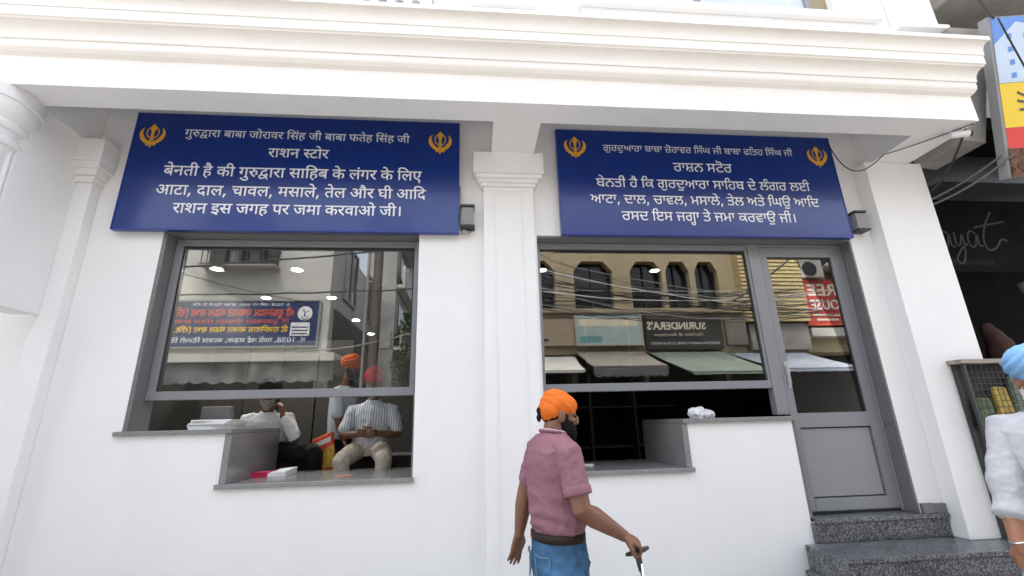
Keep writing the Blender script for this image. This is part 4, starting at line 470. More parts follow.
class Sheet(MB):      # flat print on a plane: origin o, right a, up b, raised along n
    def __init__(s, o, a=(1,0,0), b=(0,0,1), n=(0,-1,0)):
        super().__init__(); s.o, s.a, s.bb, s.n = Vector(o), Vector(a), Vector(b), Vector(n)
    def add(s, loops, lift=0):
        loops2 = [[Vector((x, y, 0)) for x, y in L] for L in loops]; flat = [p for L in loops2 for p in L]
        V = [s.b.verts.new(s.o + s.a*p.x + s.bb*p.y + s.n*lift) for p in flat]
        for t in tessellate_polygon(loops2):
            a, b, c = (flat[i] for i in t)
            cr = (b-a).cross(c-a).z
            if abs(cr) < 1e-12: continue
            try: s.b.faces.new([V[i] for i in (t if cr > 0 else t[::-1])])
            except ValueError: pass
        return s
    def text(s, key, i, x0, x1, yh, bd=0, head=622, ky=1):   # fit line i between x0 and x1 with its head line at yh
        wd, L = LINES[key][i]; k = (x1-x0)/wd
        for q, item in enumerate(L.split(' ')):
            g, gx, gy = map(int, item.split(','))
            ov, T = glyph_tris(g, bd)
            vv = [s.b.verts.new(s.o + s.a*(x0+(p.x+gx)*k) + s.bb*(yh+(p.y+gy-head)*k*ky) + s.n*(.0003*(q % 3))) for p in ov]
            for t in T: s.b.faces.new([vv[j] for j in t])
        return s
    def build(s, name, mat, parent=None):
        bmesh.ops.delete(s.b, geom=[v for v in s.b.verts if not v.link_faces], context='VERTS')
        me = bpy.data.meshes.new(name); s.b.to_mesh(me); s.b.free()
        ob = bpy.data.objects.new(name, me); COL.objects.link(ob); me.materials.append(mat)
        if parent is not None: attach(ob, parent)
        return ob
def latin(name, text, o, width, mat, parent, a=(1,0,0), b=(0,0,1), bd=0, shear=0, height=None):   # Blender's built-in font as a flat mesh
    cu = bpy.data.curves.new(name, 'FONT'); cu.body = text; cu.shear = shear; cu.offset = bd; cu.resolution_u = 2
    t = bpy.data.objects.new(name, cu); COL.objects.link(t)
    dg = bpy.context.evaluated_depsgraph_get(); me = bpy.data.meshes.new_from_object(t.evaluated_get(dg))
    bpy.data.objects.remove(t); bpy.data.curves.remove(cu)
    xs = [v.co.x for v in me.vertices]; ys = [v.co.y for v in me.vertices]; k = width/(max(xs)-min(xs)); ky = k if not height else height/(max(ys)-min(ys))
    a, b, o = Vector(a), Vector(b), Vector(o); x0 = min(xs); y0 = min(ys)
    for v in me.vertices: v.co = o + a*((v.co.x-x0)*k) + b*((v.co.y-y0)*ky)
    ob = bpy.data.objects.new(name, me); COL.objects.link(ob); me.materials.clear(); me.materials.append(mat)
    attach(ob, parent); return ob
def circ(cx, cy, r, n=28): return [(cx+r*math.cos(2*math.pi*k/n), cy+r*math.sin(2*math.pi*k/n)) for k in range(n)]

# ------------------------------------------------------------------ ground (setting)
tag(MB().box(-40, 40, -60, 40, -.3, 0).build('street', M['asphalt']), None, None, kind='structure')
tag(MB().box(-30, 30, -1.2, -.003, .004, .12).build('pavement', M['paving'], bevel=.01), None, None, kind='structure')
tag(MB().box(-30, 30, -8.4, -7.6, .004, .12).build('far_pavement', M['paving'], bevel=.01), None, None, kind='structure')

# ------------------------------------------------------------------ the white building
ZL, ZH, ZB = 1.15, 1.553, 4.034
wb = thing('white_building', 'white painted two-storey building with columns, deep cornice and grey framed shop windows', 'building', (0, 0, 0))
holeL = [(-2.69, ZH-.035), (-1.92, ZH-.035), (-1.92, ZL-.035), (-.462, ZL-.035), (-.478, 3.235), (-2.69, 3.235)]
holeR = [(.615, ZL-.035), (1.815, ZL-.035), (1.815, ZH-.05), (2.805, ZH-.05), (2.805, .69), (3.81, .69), (3.81, 3.235), (.615, 3.235)]
wall = MB().poly([(-9, 0), (4.66, 0), (4.66, 5.0), (-9, 5.0)], [holeL, holeR], 0, .25).build('wall', M['white'], wb)
# centre pilaster
pm = MB().box(.112, .592, -.06, -.0005, .12, 3.70).build('pilaster', M['white'], wb, bevel=.006)
pb = MB()
for x0, x1, z0, z1 in ((.215, .225, .5, 3.64), (.475, .485, .5, 3.64), (.225, .475, 3.63, 3.64)): pb.box(x0, x1, -.066, -.0605, z0, z1)
pb.build('panel_moulding', M['white'], pm, bevel=.002)
cp = MB()
for e, z0, z1 in ((.0, 3.662, 3.70), (.022, 3.70, 3.735), (.045, 3.735, 3.775), (.07, 3.775, 3.812), (.10, 3.812, 3.833), (.095, 3.833, ZB)):
    cp.box(.112-e, .592+e, -.066-e*.9, -.0005, z0+.0005, z1)
cp.build('capital', M['white'], pm, bevel=.005)
# left corner pilaster, with the side portal beyond it
pl = MB().box(-3.46, -3.29, -.10, -.0005, .12, 3.64).build('pilaster', M['white'], wb, bevel=.006)
cp = MB()
for e, z0, z1 in ((.02, 3.64, 3.70), (.045, 3.70, 3.76), (.075, 3.76, 3.82), (.085, 3.82, ZB)): cp.box(-3.46-e, -3.29+e, -.10-e, -.0005, z0+.0005, z1-.001)
cp.build('capital', M['white'], pl, bevel=.005)
MB().box(-3.62, -3.425, -.62, -.102, 2.46, 4.033).build('side_lintel', M['white'], wb, bevel=.004)
# beams, ceiling of the porch
bm_ = MB()
bm_.box(-9, 4.529, -.843, -.60, ZB, 4.62)
bm_.box(-9, -3.40, -.599, -.001, ZB+.001, 4.62); bm_.box(.19, .60, -.599, -.001, ZB+.001, 4.62); bm_.box(4.13, 4.55, -.599, -.001, ZB+.001, 4.62)
bm_.build('beam', M['ceiling'], wb)
MB().box(-8.9, 4.55, -.6, -.002, 4.60, 4.7).build('porch_ceiling', M['ceiling'], wb)
# fascia and cornice (mitred at the right end)
y0 = -.846
P = [(0, ZB-.002), (0, 4.285)]
P += [(.012, 4.295), (.03, 4.305), (.05, 4.33), (.055, 4.345), (.055, 4.392), (.066, 4.396), (.066, 4.412)]
P += [(.066+.064*(1-math.cos(R(a))), 4.412+.098*math.sin(R(a))) for a in range(10, 91, 10)]
P += [(.131, 4.512), (.136, 4.522), (.146, 4.528), (.146, 4.612), (.154, 4.616), (.156, 4.645)]
P += [(.156+.044*(1-math.cos(R(a))), 4.645+.08*math.sin(R(a))) for a in range(10, 91, 10)]
P += [(.212, 4.727), (.212, 4.768)]
prof = [(y0-p, z) for p, z in P] + [(-.60, 4.80), (-.60, 4.62), (-.8435, 4.62), (-.8435, ZB-.002)]
MB().sweep_x(prof, -9, 4.53, mitre=y0).build('cornice', M['cream'], wb)
# round fluted column on the left
cx = (-3.65, -.70)
cpr = [(.27, .12), (.29, .14), (.29, .2), (.25, .24)]
shaft = MB().lathe(cx, [(.245, .24), (.245, .4), (.245, 2.0), (.225, 3.55), (.225, 3.6)], 80, fl=lambda z, k: .06*(1 if k % 5 < 3 else 0) if .3 < z < 3.58 else 0)
col = shaft.build('column', M['white'], wb)
MB().lathe(cx, [(.22, 3.6), (.245, 3.605), (.252, 3.63), (.245, 3.655), (.23, 3.66), (.23, 3.72), (.25, 3.725), (.26, 3.745), (.26, 3.765), (.25, 3.785), (.255, 3.79), (.275, 3.83), (.288, 3.87), (.292, 3.91), (.292, 3.93), (.305, 3.935), (.305, ZB-.002)], 48).build('capital', M['white'], col, smooth=False)
MB().lathe(cx, [(.34, .12), (.34, .2), (.31, .22), (.31, .27), (.27, .3), (.25, .33)], 40).build('column_base', M['white'], col)
# right pier
MB().box(4.04, 4.68, -.15, -.0005, .537, ZB).build('pier', M['white'], wb, bevel=.006)
sk = MB(); sk.box(3.815, 3.925, -.03, -.001, .722, .80); sk.box(3.928, 4.035, -.03, -.001, .722, .795)
sk.build('skirting', M['gray_granite'], wb, bevel=.002)
# side and upper storey
MB().box(-9, 4.75, -.6, .0, 5.001, 8.0).poly([(-9, 4.84), (4.75, 4.84), (4.75, 5.0), (-9, 5.0)], [], -.6, -.002).build('upper_wall', M['white'], wb)
up_w = MB()
for a in ((1.04, 1.16, 5.30, 7), (3.62, 3.96, 5.30, 7), (1.161, 3.619, 5.30, 5.42)): up_w.box(a[0], a[1], -.68, -.602, a[2], a[3])
uw = up_w.build('upper_window', M['white'], wb, bevel=.004)
MB().box(.98, 4.02, -.77, -.602, 5.235, 5.298).box(1.02, 3.98, -.715, -.602, 5.17, 5.2345).build('sill', M['white'], uw, bevel=.004)
for a in ((1.165, 1.21), (2.2, 2.25), (3.36, 3.41)): MB().box(a[0], a[1], -.64, -.602, 5.425, 7).build('mullion', M['alu'], uw)
MB().box(1.21, 3.36, -.615, -.603, 5.425, 7).build('curtain', M['curtain'], uw)
MB().box(3.41, 3.62, -.61, -.603, 5.425, 7).build('side_panel', M['beige'], uw)
for x0, x1 in ((-.02, .60), (4.22, 4.76)):
    MB().box(x0, x1, -.74, -.602, 5.20, 5.25).box(x0+.05, x1-.05, -.69, -.602, 5.251, 7).box(x0+.04, x1-.04, -.68, -.602, 5.12, 5.199).build('pedestal_moulding', M['white'], wb, bevel=.004)
bal = MB().box(-1.75, -.36, -.72, -.64, 4.85, 5.115)
hs = []
for i in range(9):
    x = -1.66 + i*.145
    hs.append(circ(x, 5.18, .042, 10)); hs.append(circ(x+.07, 5.28, .05, 10)); hs.append(circ(x, 5.40, .05, 10))
bal.poly([(-1.75, 5.1155), (-.36, 5.1155), (-.36, 5.6), (-1.75, 5.6)], hs, -.70, -.66)
bal.box(-1.75, -.36, -.73, -.63, 5.602, 5.68)
bal.build('balustrade', M['white'], wb)
MB().box(-1.75, -.36, -.645, -.61, 5.12, 5.6).build('lattice_shade_sheet', M['gray_metal'], wb)  # dark sheet added behind the lattice so its holes look shaded
# room behind the windows
rm = MB()
rm.box(-3.2, 4.0, .252, 6.4, .58, .70); rm.box(-3.3, -3.2, .252, 6.4, .58, 3.45); rm.box(4.0, 4.1, .252, 6.4, .58, 3.45)
rm.box(-3.3, 4.1, 6.4, 6.5, .58, 3.45); rm.box(-.06, .04, .252, 6.4, .7, 3.3)  # middle partition added to keep both rooms dark
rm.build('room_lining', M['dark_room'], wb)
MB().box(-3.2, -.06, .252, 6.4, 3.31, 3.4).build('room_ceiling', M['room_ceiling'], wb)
M['black_lining'] = pbr('room_shade_black', (.012, .011, .010), .9, var=.3, spec=.1)  # near-black puts the right room's shade into the colour, against its own lamps
MB().box(.0405, 3.999, .2525, 6.399, 3.31, 3.4).box(.0405, .05, .2525, 6.399, .701, 3.309).box(3.99, 3.9995, .2525, 6.399, .701, 3.309).box(.051, 3.989, 2.6, 2.65, .701, 3.309).build('store_shade_lining', M['black_lining'], wb)
for x0 in (.95, 1.55, 2.15):
    MB().box(x0, x0+.03, 2.1, 2.59, .701, 2.9).box(x0+.031, x0+.569, 2.1, 2.59, 1.2, 1.22).box(x0+.031, x0+.569, 2.1, 2.59, 1.7, 1.72).box(x0+.031, x0+.569, 2.1, 2.59, 2.2, 2.22).build('store_shelf', M['dark_room'], wb)

bd_ = MB()
for i in range(4): bd_.box(-3.15+i*.42, -2.75+i*.42, 1.95, 2.0, .71, 2.6)
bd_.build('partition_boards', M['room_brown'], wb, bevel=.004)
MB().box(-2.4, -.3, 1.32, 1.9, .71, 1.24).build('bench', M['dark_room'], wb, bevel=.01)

# windows: frame > pane, reveal, ledge
def bars(*bs):
    q = MB()
    for b in bs: q.box(*b)
    return q
Y0, Y1 = .13, .19
wl = bars((-2.655, -2.592, Y0, Y1, 1.80, 3.212), (-.532, -.482, Y0, Y1, 1.80, 3.212), (-2.591, -.533, Y0, Y1, 3.152, 3.212), (-2.655, -.482, Y0-.004, Y1+.004, 1.792, 1.862)).build('window', M['alu'], wb, bevel=.004)
MB().box(-2.592, -.532, .155, .162, 1.862, 3.152).build('pane', M['glass'], wl)
bars((-2.592, -.532, .148, .154, 3.135, 3.1515), (-2.5915, -2.58, .148, .154, 1.8625, 3.134), (-.545, -.5325, .148, .154, 1.8625, 3.134)).build('gasket', M['rubber'], wl)
bars((-2.689, -2.657, .001, .24, ZH-.034, 2.30), (-2.689, -2.657, .001, .24, 2.304, 3.2345), (-2.655, -.48, .001, .24, 3.2145, 3.2345), (-.4795, -.4655, .02, .24, ZL, 3.2125)).build('reveal', M['gray_granite'], wl)
lg = MB(); lg.box(-2.735, -1.866, -.032, .92, ZH-.0345, ZH); lg.box(-1.918, -1.868, -.014, .92, ZL+.0005, ZH-.035); lg.box(-1.94, -.45, -.032, .92, ZL-.0345, ZL)
lg.build('ledge', M['lightgranite'], wl, bevel=.004)
wr = bars((.617, .660, Y0, Y1, 1.80, 3.212), (2.752, 2.775, Y0, Y1, 1.80, 3.212), (.661, 2.7515, Y0, Y1, 3.152, 3.212), (.617, 2.775, Y0-.004, Y1+.004, 1.792, 1.862), (2.776, 2.895, Y0-.01, Y1+.01, ZH, 3.213)).build('window', M['alu'], wb, bevel=.004)
MB().box(.66, 2.752, .155, .162, 1.862, 3.152).build('pane', M['glass'], wr)
bars((.66, 2.752, .148, .154, 3.135, 3.1515), (2.738, 2.7515, .148, .154, 1.8625, 3.134)).build('gasket', M['rubber'], wr)
bars((.6155, 3.7885, .001, .24, 3.2145, 3.2345), (3.789, 3.8095, .001, .24, .722, 1.44), (3.789, 3.8095, .001, .24, 1.444, 3.2345), (2.806, 2.836, .001, .24, .722, ZH-.052)).build('reveal', M['gray_granite'], wr)
lg = MB(); lg.box(1.80, 2.825, -.032, .92, ZH-.0495, ZH-.013); lg.box(1.795, 1.845, -.014, .92, ZL+.0005, ZH-.05); lg.box(.56, 1.86, -.032, .92, ZL-.0345, ZL)
lg.build('ledge', M['lightgranite'], wr, bevel=.004)
# door: frame > leaf parts
dr = bars((2.896, 2.915, .12, .20, .724, 3.212), (3.765, 3.788, .12, .20, .724, 3.212), (2.916, 3.764, .12, .20, 3.19, 3.212)).build('door', M['alu'], wb, bevel=.003)
bars((2.917, 2.972, .126, .18, .745, 3.186), (3.665, 3.762, .126, .18, .745, 3.186), (2.973, 3.664, .126, .18, 3.085, 3.186), (2.973, 3.664, .126, .18, 1.435, 1.562), (2.973, 3.664, .126, .18, .745, .845)).build('leaf_frame', M['alu'], dr, bevel=.003)
MB().box(2.973, 3.664, .15, .157, 1.563, 3.084).build('pane', M['glass'], dr)
MB().box(2.985, 3.652, .148, .16, .857, 1.423).build('lower_panel', M['panel'], dr)
bars((2.973, 3.664, .144, .149, 3.07, 3.0845), (3.652, 3.6645, .144, .149, 1.563, 3.069), (2.974, 3.663, .152, .158, .846, .8565), (2.974, 3.663, .152, .158, 1.4235, 1.4345), (2.92, 3.76, .13, .17, .727, .744)).build('gasket', M['rubber'], dr)
hd = MB().tube([(2.945, .10, 1.82), (2.945, .10, 2.0)], .009).tube([(2.945, .10, 1.84), (2.945, .127, 1.84)], .008).tube([(2.945, .10, 1.98), (2.945, .127, 1.98)], .008).box(2.93, 2.96, .118, .1255, 1.79, 2.03)
hd.build('handle', M['steel'], dr, smooth=False)
# entrance steps: one part per step
MB().box(2.838, 4.03, -.045, .25, .688, .72).box(2.80, 4.035, -.02, -.0008, .539, .6875).build('step', M['step_granite'], wb, bevel=.003)
MB().box(2.70, 4.72, -.455, -.0215, .505, .537).box(2.705, 4.72, -.445, -.022, .36, .5045).build('step', M['step_granite'], wb, bevel=.003)
MB().box(2.66, 4.72, -.80, -.0225, .328, .3595).box(2.675, 4.72, -.78, -.0225, .18, .3275).build('step', M['step_granite'], wb, bevel=.003)
MB().box(2.50, 4.72, -1.14, -.0225, .15, .1795).box(2.515, 4.72, -1.12, -.0225, .1205, .1495).build('step', M['step_granite'], wb, bevel=.003)

# lamps inside the room
k = 0
for (x, y, lab) in ((-2.88, 1.21, 'round downlight in the left room ceiling, nearest the street, left of its pair'), (-2.01, 1.23, 'round downlight in the left room ceiling, nearest the street, right of its pair'),
                    (-2.86, 2.45, 'round downlight in the left room ceiling, second row from the glass, left side'), (-1.97, 2.45, 'round downlight in the left room ceiling, second row from the glass, right side'),
                    (-1.98, 3.9, 'round downlight deep in the left room ceiling, third row'), (-1.99, 5.16, 'round downlight farthest back in the left room ceiling'),
                    (.85, 1.2, 'round downlight in the right room ceiling behind the left edge of the pane'), (2.26, 1.2, 'round downlight in the right room ceiling above the middle of the pane')):
    t = thing('ceiling_light', lab, 'ceiling light', (x, y, 3.3), 'round downlights in the shop ceiling')
    MB().lathe((x, y), [(.055, 3.300), (.072, 3.296), (.072, 3.3095), (.055, 3.3095)], 24).build('rim', M['plastic'], t)
    MB().lathe((x, y), [(.05, 3.2985), (.05, 3.304)], 24).build('diffuser', M['lamp_on' if x < 0 else 'lamp_dim'], t)
# ------------------------------------------------------------------ blue signboards
def khanda(parent, cx, cz, h, y):
    k = h/.25; s = Sheet((cx, y, cz))
    S = lambda L: [(x*k*.84, z*k) for x, z in L]
    blade = [(0, .125), (.022, .103), (.032, .085), (.027, .065), (.016, .04), (.013, .01), (.019, -.025), (.016, -.045)]
    s.add([S(blade + [(-x, z) for x, z in blade[::-1] if x > 0])], .0004)
    s.add([S(circ(0, .032, .066, 40)), S(circ(0, .032, .055, 40)[::-1])], 0)
    for q in (1, -1):
        c = bez([(.0, -.088, 0), (.10, -.06, 0), (.15, .03, 0), (.088, .083, 0)], 14)
        w_ = [.010, .013, .016, .018, .0195, .0205, .021, .0205, .0195, .018, .016, .0125, .009, .005, .0015]
        s.add([S([(q*x, z) for x, z in ribbon([(p[0], p[1]) for p in c], w_)])], .0008 if q > 0 else .0012)
        s.add([S([(q*x, z) for x, z in ribbon([(.012, -.078), (-.03, -.098), (-.052, -.092)], [.007, .006, .005])])], .0016 if q > 0 else .002)
        s.add([S([(q*x, z) for x, z in ribbon([(-.028, -.083), (-.042, -.11)], .004)])], .0024)
    s.add([S(ribbon([(-.03, -.056), (0, -.062), (.03, -.056)], .006))], .0028)
    s.add([S(ribbon([(0, -.045), (0, -.105)], .0075))], .0032)
    s.add([S(circ(0, -.114, .012, 14))], .0036)
    return s.build('emblem', M['gold'], parent)
def signboard(label, x0, x1, z0, z1, key, rows, ems, bd):
    t = thing('signboard', label, 'signboard', ((x0+x1)/2, -.06, z0), 'blue signboards under the porch')
    MB().box(x0, x1, -.08, -.03, z0, z1).build('board', M['blue_vinyl'], t, bevel=.003)
    for i in range(5): MB().box(x0+.25+i*(x1-x0-.5)/4, x0+.31+i*(x1-x0-.5)/4, -.03, -.001, z1-.3, z1-.2).build('bracket', M['gray_metal'], t)
    bars((x0+.001, x1-.001, -.0835, -.0805, z0+.0005, z0+.012), (x0+.001, x0+.009, -.0835, -.0805, z0+.0125, z1-.001), (x1-.009, x1-.001, -.0835, -.0805, z0+.0125, z1-.001)).build('edge_trim', M['blue_edge'], t)
    for i, (a, b, z) in enumerate(rows):
        Sheet((0, -.0812, 0)).text(key, i, a, b, z, bd if i else bd*.4).build('lettering', M['letter'], t)
    for (xa, xb, za, zb) in ems: khanda(t, (xa+xb)/2, (za+zb)/2+.002, .25, -.0812)
    return t
signboard('dark blue board with five lines of white Devanagari lettering above the left window', -3.075, -.115, 3.213, 4.392, 'h',
          [(-2.636, -.595, 4.222), (-1.877, -1.334, 4.045), (-2.748, -.469, 3.838), (-2.78, -.423, 3.645), (-2.607, -.631, 3.468)], [(-3.033, -2.788, 4.02, 4.268), (-.424, -.178, 4.034, 4.285)], 9)
signboard('dark blue board with five lines of white Gurmukhi lettering above the door', .840, 3.775, 3.213, 4.36, 'g',
          [(1.313, 3.329, 4.192), (2.018, 2.633, 4.007), (1.212, 3.433, 3.812), (1.144, 3.492, 3.635), (1.437, 3.216, 3.461)], [(.904, 1.151, 4.029, 4.277), (3.472, 3.732, 4.002, 4.250)], 5)

# small fixtures on the wall
def wall_light(label, x, z0, z1, wd):
    t = thing('floodlight', label, 'wall light', (x, -.05, z0), 'small box lights beside the signboards')
    MB().box(x-wd/2+.008, x+wd/2-.004, -.10, -.001, z0+.02, z1-.02).build('housing', M['gray_metal'], t, bevel=.006)
    MB().box(x-wd/2-.004, x+wd/2+.004, -.115, -.001, z1-.018, z1).build('top_plate', M['black_metal'], t)
    MB().box(x-wd/2-.004, x+wd/2+.004, -.115, -.001, z0, z0+.018).build('bottom_plate', M['black_metal'], t)
wall_light('small grey box light between the left signboard and the centre pilaster', -.035, 3.27, 3.49, .125)
wall_light('small grey box light at the lower right end of the Gurmukhi signboard', 3.89, 3.29, 3.50, .12)
tag(MB().tube(bez([(-.105, -.02, 3.72), (-.06, -.03, 3.55), (-.14, -.03, 3.35), (-.10, -.03, 3.25), (-.02, -.02, 3.25)], 20), .011).tube(bez([(-.1, -.015, 3.24), (-.05, -.03, 3.19), (0, -.03, 3.2), (.01, -.01, 3.27)], 10), .007).build('cable', M['wire_white'], smooth=True), 'white cable looping down beside the left box light', 'cable')
tag(MB().tube(bez([(3.70, -.14, 4.25), (3.85, -.1, 3.86), (4.0, -.12, 3.88), (4.1, -.3, 4.01)], 16) + bez([(4.1, -.32, 4.015), (4.25, -.5, 4.0), (4.5, -.82, 4.02)], 8), .005).build('cable', M['wire_black'], smooth=True), 'thin dark cable drooping from the right signboard along the soffit', 'cable')
cc = thing('security_camera', 'small white bullet camera under the right end of the soffit', 'camera', (4.45, -.68, 4.03))
MB().lathe((4.44, -.66), [(.05, 4.012), (.05, 4.033)], 20).build('mount', M['plastic'], cc)
MB().tube([(4.40, -.69, 3.985), (4.53, -.74, 3.975)], .03, 14).tube([(4.44, -.68, 4.012), (4.44, -.69, 3.99)], .012).build('body', M['plastic'], cc)
MB().tube([(4.531, -.74, 3.975), (4.55, -.748, 3.973)], .026, 14).build('lens', M['black_metal'], cc)

# things on the ledges
def stack(name, label, x0, x1, y0, y1, z, n, mat, cat, th=.012):
    b = MB(); zz = z+.001
    for i in range(n):
        dx, dy, a = rng.uniform(-.02, .02), rng.uniform(-.02, .02), rng.uniform(-.12, .12)
        c = Vector(((x0+x1)/2+dx, (y0+y1)/2+dy, 0)); hx, hy = (x1-x0)/2, (y1-y0)/2
        pts = [c + Matrix.Rotation(a, 3, 'Z') @ Vector((sx*hx, sy*hy, 0)) for sx, sy in ((-1,-1),(1,-1),(1,1),(-1,1))]
        b.hexa([(p.x, p.y, zz) for p in pts] + [(p.x, p.y, zz+th) for p in pts]); zz += th+.001
    return tag(b.build(name, mat), label, cat)
stack('paper_stack', 'loose stack of white papers lying on the left ledge', -2.30, -2.0, .18, .5, ZH, 6, M['paper'], 'papers')
stack('newspaper', 'flat grey newspapers at the right end of the left ledge', -2.04, -1.88, .05, .4, ZH, 2, pbr('newsprint', (.38, .38, .37), .9, var=.3, vscale=60), 'papers', .008)
tag(MB().box(-2.42, -2.17, .52, .60, ZH+.001, ZH+.2).build('plastic_box', pbr('frosted_plastic', (.22, .22, .24), .3, var=.1, coat=.3), bevel=.012), 'frosted plastic container behind the papers on the left ledge', 'container')
q = thing('card_packet', 'pink and white packet lying on the low left counter', 'packet', (-1.75, .5, ZL))
MB().hexa([(-1.88, .42, ZL+.001), (-1.74, .40, ZL+.001), (-1.72, .55, ZL+.001), (-1.86, .57, ZL+.001), (-1.88, .42, ZL+.04), (-1.74, .40, ZL+.04), (-1.72, .55, ZL+.04), (-1.86, .57, ZL+.04)]).build('box', M['pink_card'], q)
MB().hexa([(-1.73, .40, ZL+.001), (-1.60, .44, ZL+.001), (-1.58, .66, ZL+.001), (-1.71, .62, ZL+.001), (-1.73, .40, ZL+.03), (-1.60, .44, ZL+.04), (-1.58, .66, ZL+.06), (-1.71, .62, ZL+.05)]).build('flap', M['paper'], q)
tag(MB().box(-1.12, -1.0, .25, .34, ZL+.0005, ZL+.004).build('sticker', pbr('orange_print', (.5, .16, .08), .5)), 'small orange slip lying flat on the low left counter', 'slip')
def crumple(c, n): return c + n*(.03*noise.noise(c*16) + .022*(.4-abs(noise.noise(c*26))) + .007*noise.noise(c*70))
tag(MB().ell((2.02, .16, ZH+.03), (.07, .07, .045)).ell((2.11, .18, ZH+.02), (.08, .06, .035)).ell((2.055, .15, ZH+.04), (.045, .05, .05)).build('plastic_bag', M['plastic'], remesh=.005, sm=2, fn=crumple), 'crumpled white plastic bag on the right ledge', 'plastic bag')
tag(MB().hexa([(.98, .45, ZL+.0005), (1.1, .4, ZL+.0005), (1.13, .46, ZL+.0005), (1.0, .52, ZL+.0005), (.98, .45, ZL+.012), (1.1, .4, ZL+.018), (1.13, .46, ZL+.008), (1.0, .52, ZL+.012)]).build('paper_scrap', M['paper']), 'small torn paper scrap on the low right counter', 'scrap')
# ------------------------------------------------------------------ across the street (seen mirrored in the panes)
YF = -8.5
# white building on the alley corner
wa = thing('corner_building', 'weathered white building on the alley corner, mirrored in the left window', 'building', (-9, YF, 0))
MB().box(-16, -4.0, YF-5.5, YF, 3.42, 7.0).build('wall', M['dirty_white'], wa)
MB().box(-16, -4.02, YF-5.4, YF-1.0, 0, 3.419).box(-4.4, -4.02, YF-.99, YF-.02, 0, 3.419).build('shopfront', M['shop_dark'], wa)
MB().box(-3.999, -3.96, YF-5.5, YF-.02, 3.0, 4.85).build('side_cladding', M['brown'], wa)
MB().box(-4.20, -3.94, YF-.3, YF+.06, 2.4, 5.0).build('corner_pier', M['dirty_white'], wa, bevel=.01)
for y in (YF-1.3, YF-4.2):
    f = bars((-3.995, -3.93, y-1.35, y-1.27, 5.35, 7.2), (-3.995, -3.93, y+.02, y+.1, 5.35, 7.2), (-3.995, -3.93, y-.66, y-.60, 5.43, 7.12), (-3.995, -3.93, y-1.269, y+.019, 7.121, 7.2), (-3.995, -3.93, y-1.269, y+.019, 5.35, 5.429)).build('window', M['gray_metal'], wa)
    MB().box(-3.998, -3.97, y-1.269, y+.019, 5.43, 7.12).build('pane', M['dark_glass'], f)
# barred window cage
cg = MB()
for i in range(14): cg.box(-7.42+i*.148, -7.40+i*.148, YF+.36, YF+.38, 5.95, 7.4)
for z in (5.93, 6.4, 6.9, 7.4): cg.box(-7.44, -5.46, YF+.34, YF+.40, z, z+.03)
for x in (-7.44, -5.48):
    for z in (5.93, 6.4, 6.9, 7.4): cg.box(x, x+.02, YF+.001, YF+.34, z, z+.03)
win = MB().box(-7.4, -5.5, YF+.001, YF+.03, 5.96, 7.5).build('window', M['dark_glass'], wa)
cg.build('grille', M['black_metal'], win)
MB().box(-7.46, -5.44, YF+.001, YF+.40, 5.88, 5.925).build('sill', M['concrete'], win)
for x, c in ((-7.1, 'brown'), (-6.75, 'tarp'), (-6.2, 'dark_canvas')): MB().box(x, x+.28, YF+.1, YF+.3, 5.97, 6.6).build('stored_sack', M[c], win, bevel=.05)
# long blue society signboard
sb = thing('street_signboard', 'long navy board with red and yellow lettering, mirrored in the left window', 'signboard', (-6.2, YF, 3.66))
MB().box(-8.6, -4.22, YF+.003, YF+.12, 3.68, 4.92).build('board', M['navy_board'], sb)
bars((-8.62, -4.18, YF+.05, YF+.14, 4.921, 4.96), (-8.62, -4.18, YF+.05, YF+.14, 3.63, 3.679), (-4.219, -4.16, YF+.05, YF+.14, 3.68, 4.92)).build('frame', M['gray_metal'], sb)
def rsheet(z=0): return Sheet((0, YF+.124, 0), (-1, 0, 0), (0, 0, 1), (0, 1, 0))
def rtext(i, x0, x1, z, mat, bd, ky=1): return rsheet().text('r', i, -x0, -x1, z, bd, ky=ky).build('lettering', mat, sb)
rtext(0, -4.86, -8.2, 4.68, M['red_letter'], 24, 1.2); rtext(1, -4.98, -7.95, 4.40, M['red_letter'], 8, .62)
rtext(2, -5.0, -8.0, 4.19, M['yellow_letter'], 24, .95); rtext(3, -4.5, -8.4, 3.89, M['letter'], 6, .75); rtext(3, -5.0, -7.6, 4.86, M['letter'], 4, .7)
e = rsheet(); e.add([circ(4.58, 4.58, .2)]); bx_ = rsheet(); bx_.add([[(4.42, 3.95), (4.93, 3.95), (4.93, 4.32), (4.42, 4.32)]])
bx_.add([[(8.3, 3.95), (8.55, 3.95), (8.55, 4.32), (8.3, 4.32)]])
e.build('emblem', M['paper'], sb); bx_.build('panel', M['paper'], sb)
d = rsheet()
for p in (ribbon(bez([(4.50, 4.50, 0), (4.5, 4.38, 0), (4.66, 4.38, 0), (4.66, 4.50, 0)], 8), .014), ribbon([(4.58, 4.55), (4.63, 4.70)], .014), ribbon([(4.48, 4.66), (4.55, 4.6)], .01), circ(4.58, 4.52, .035, 10)): d.add([p], .002)
for i in range(3): d.add([[(4.46, 3.99+i*.09), (4.89, 3.99+i*.09), (4.89, 4.025+i*.09), (4.46, 4.025+i*.09)]], .002)
d.build('emblem_mark', M['navy_board'], sb)
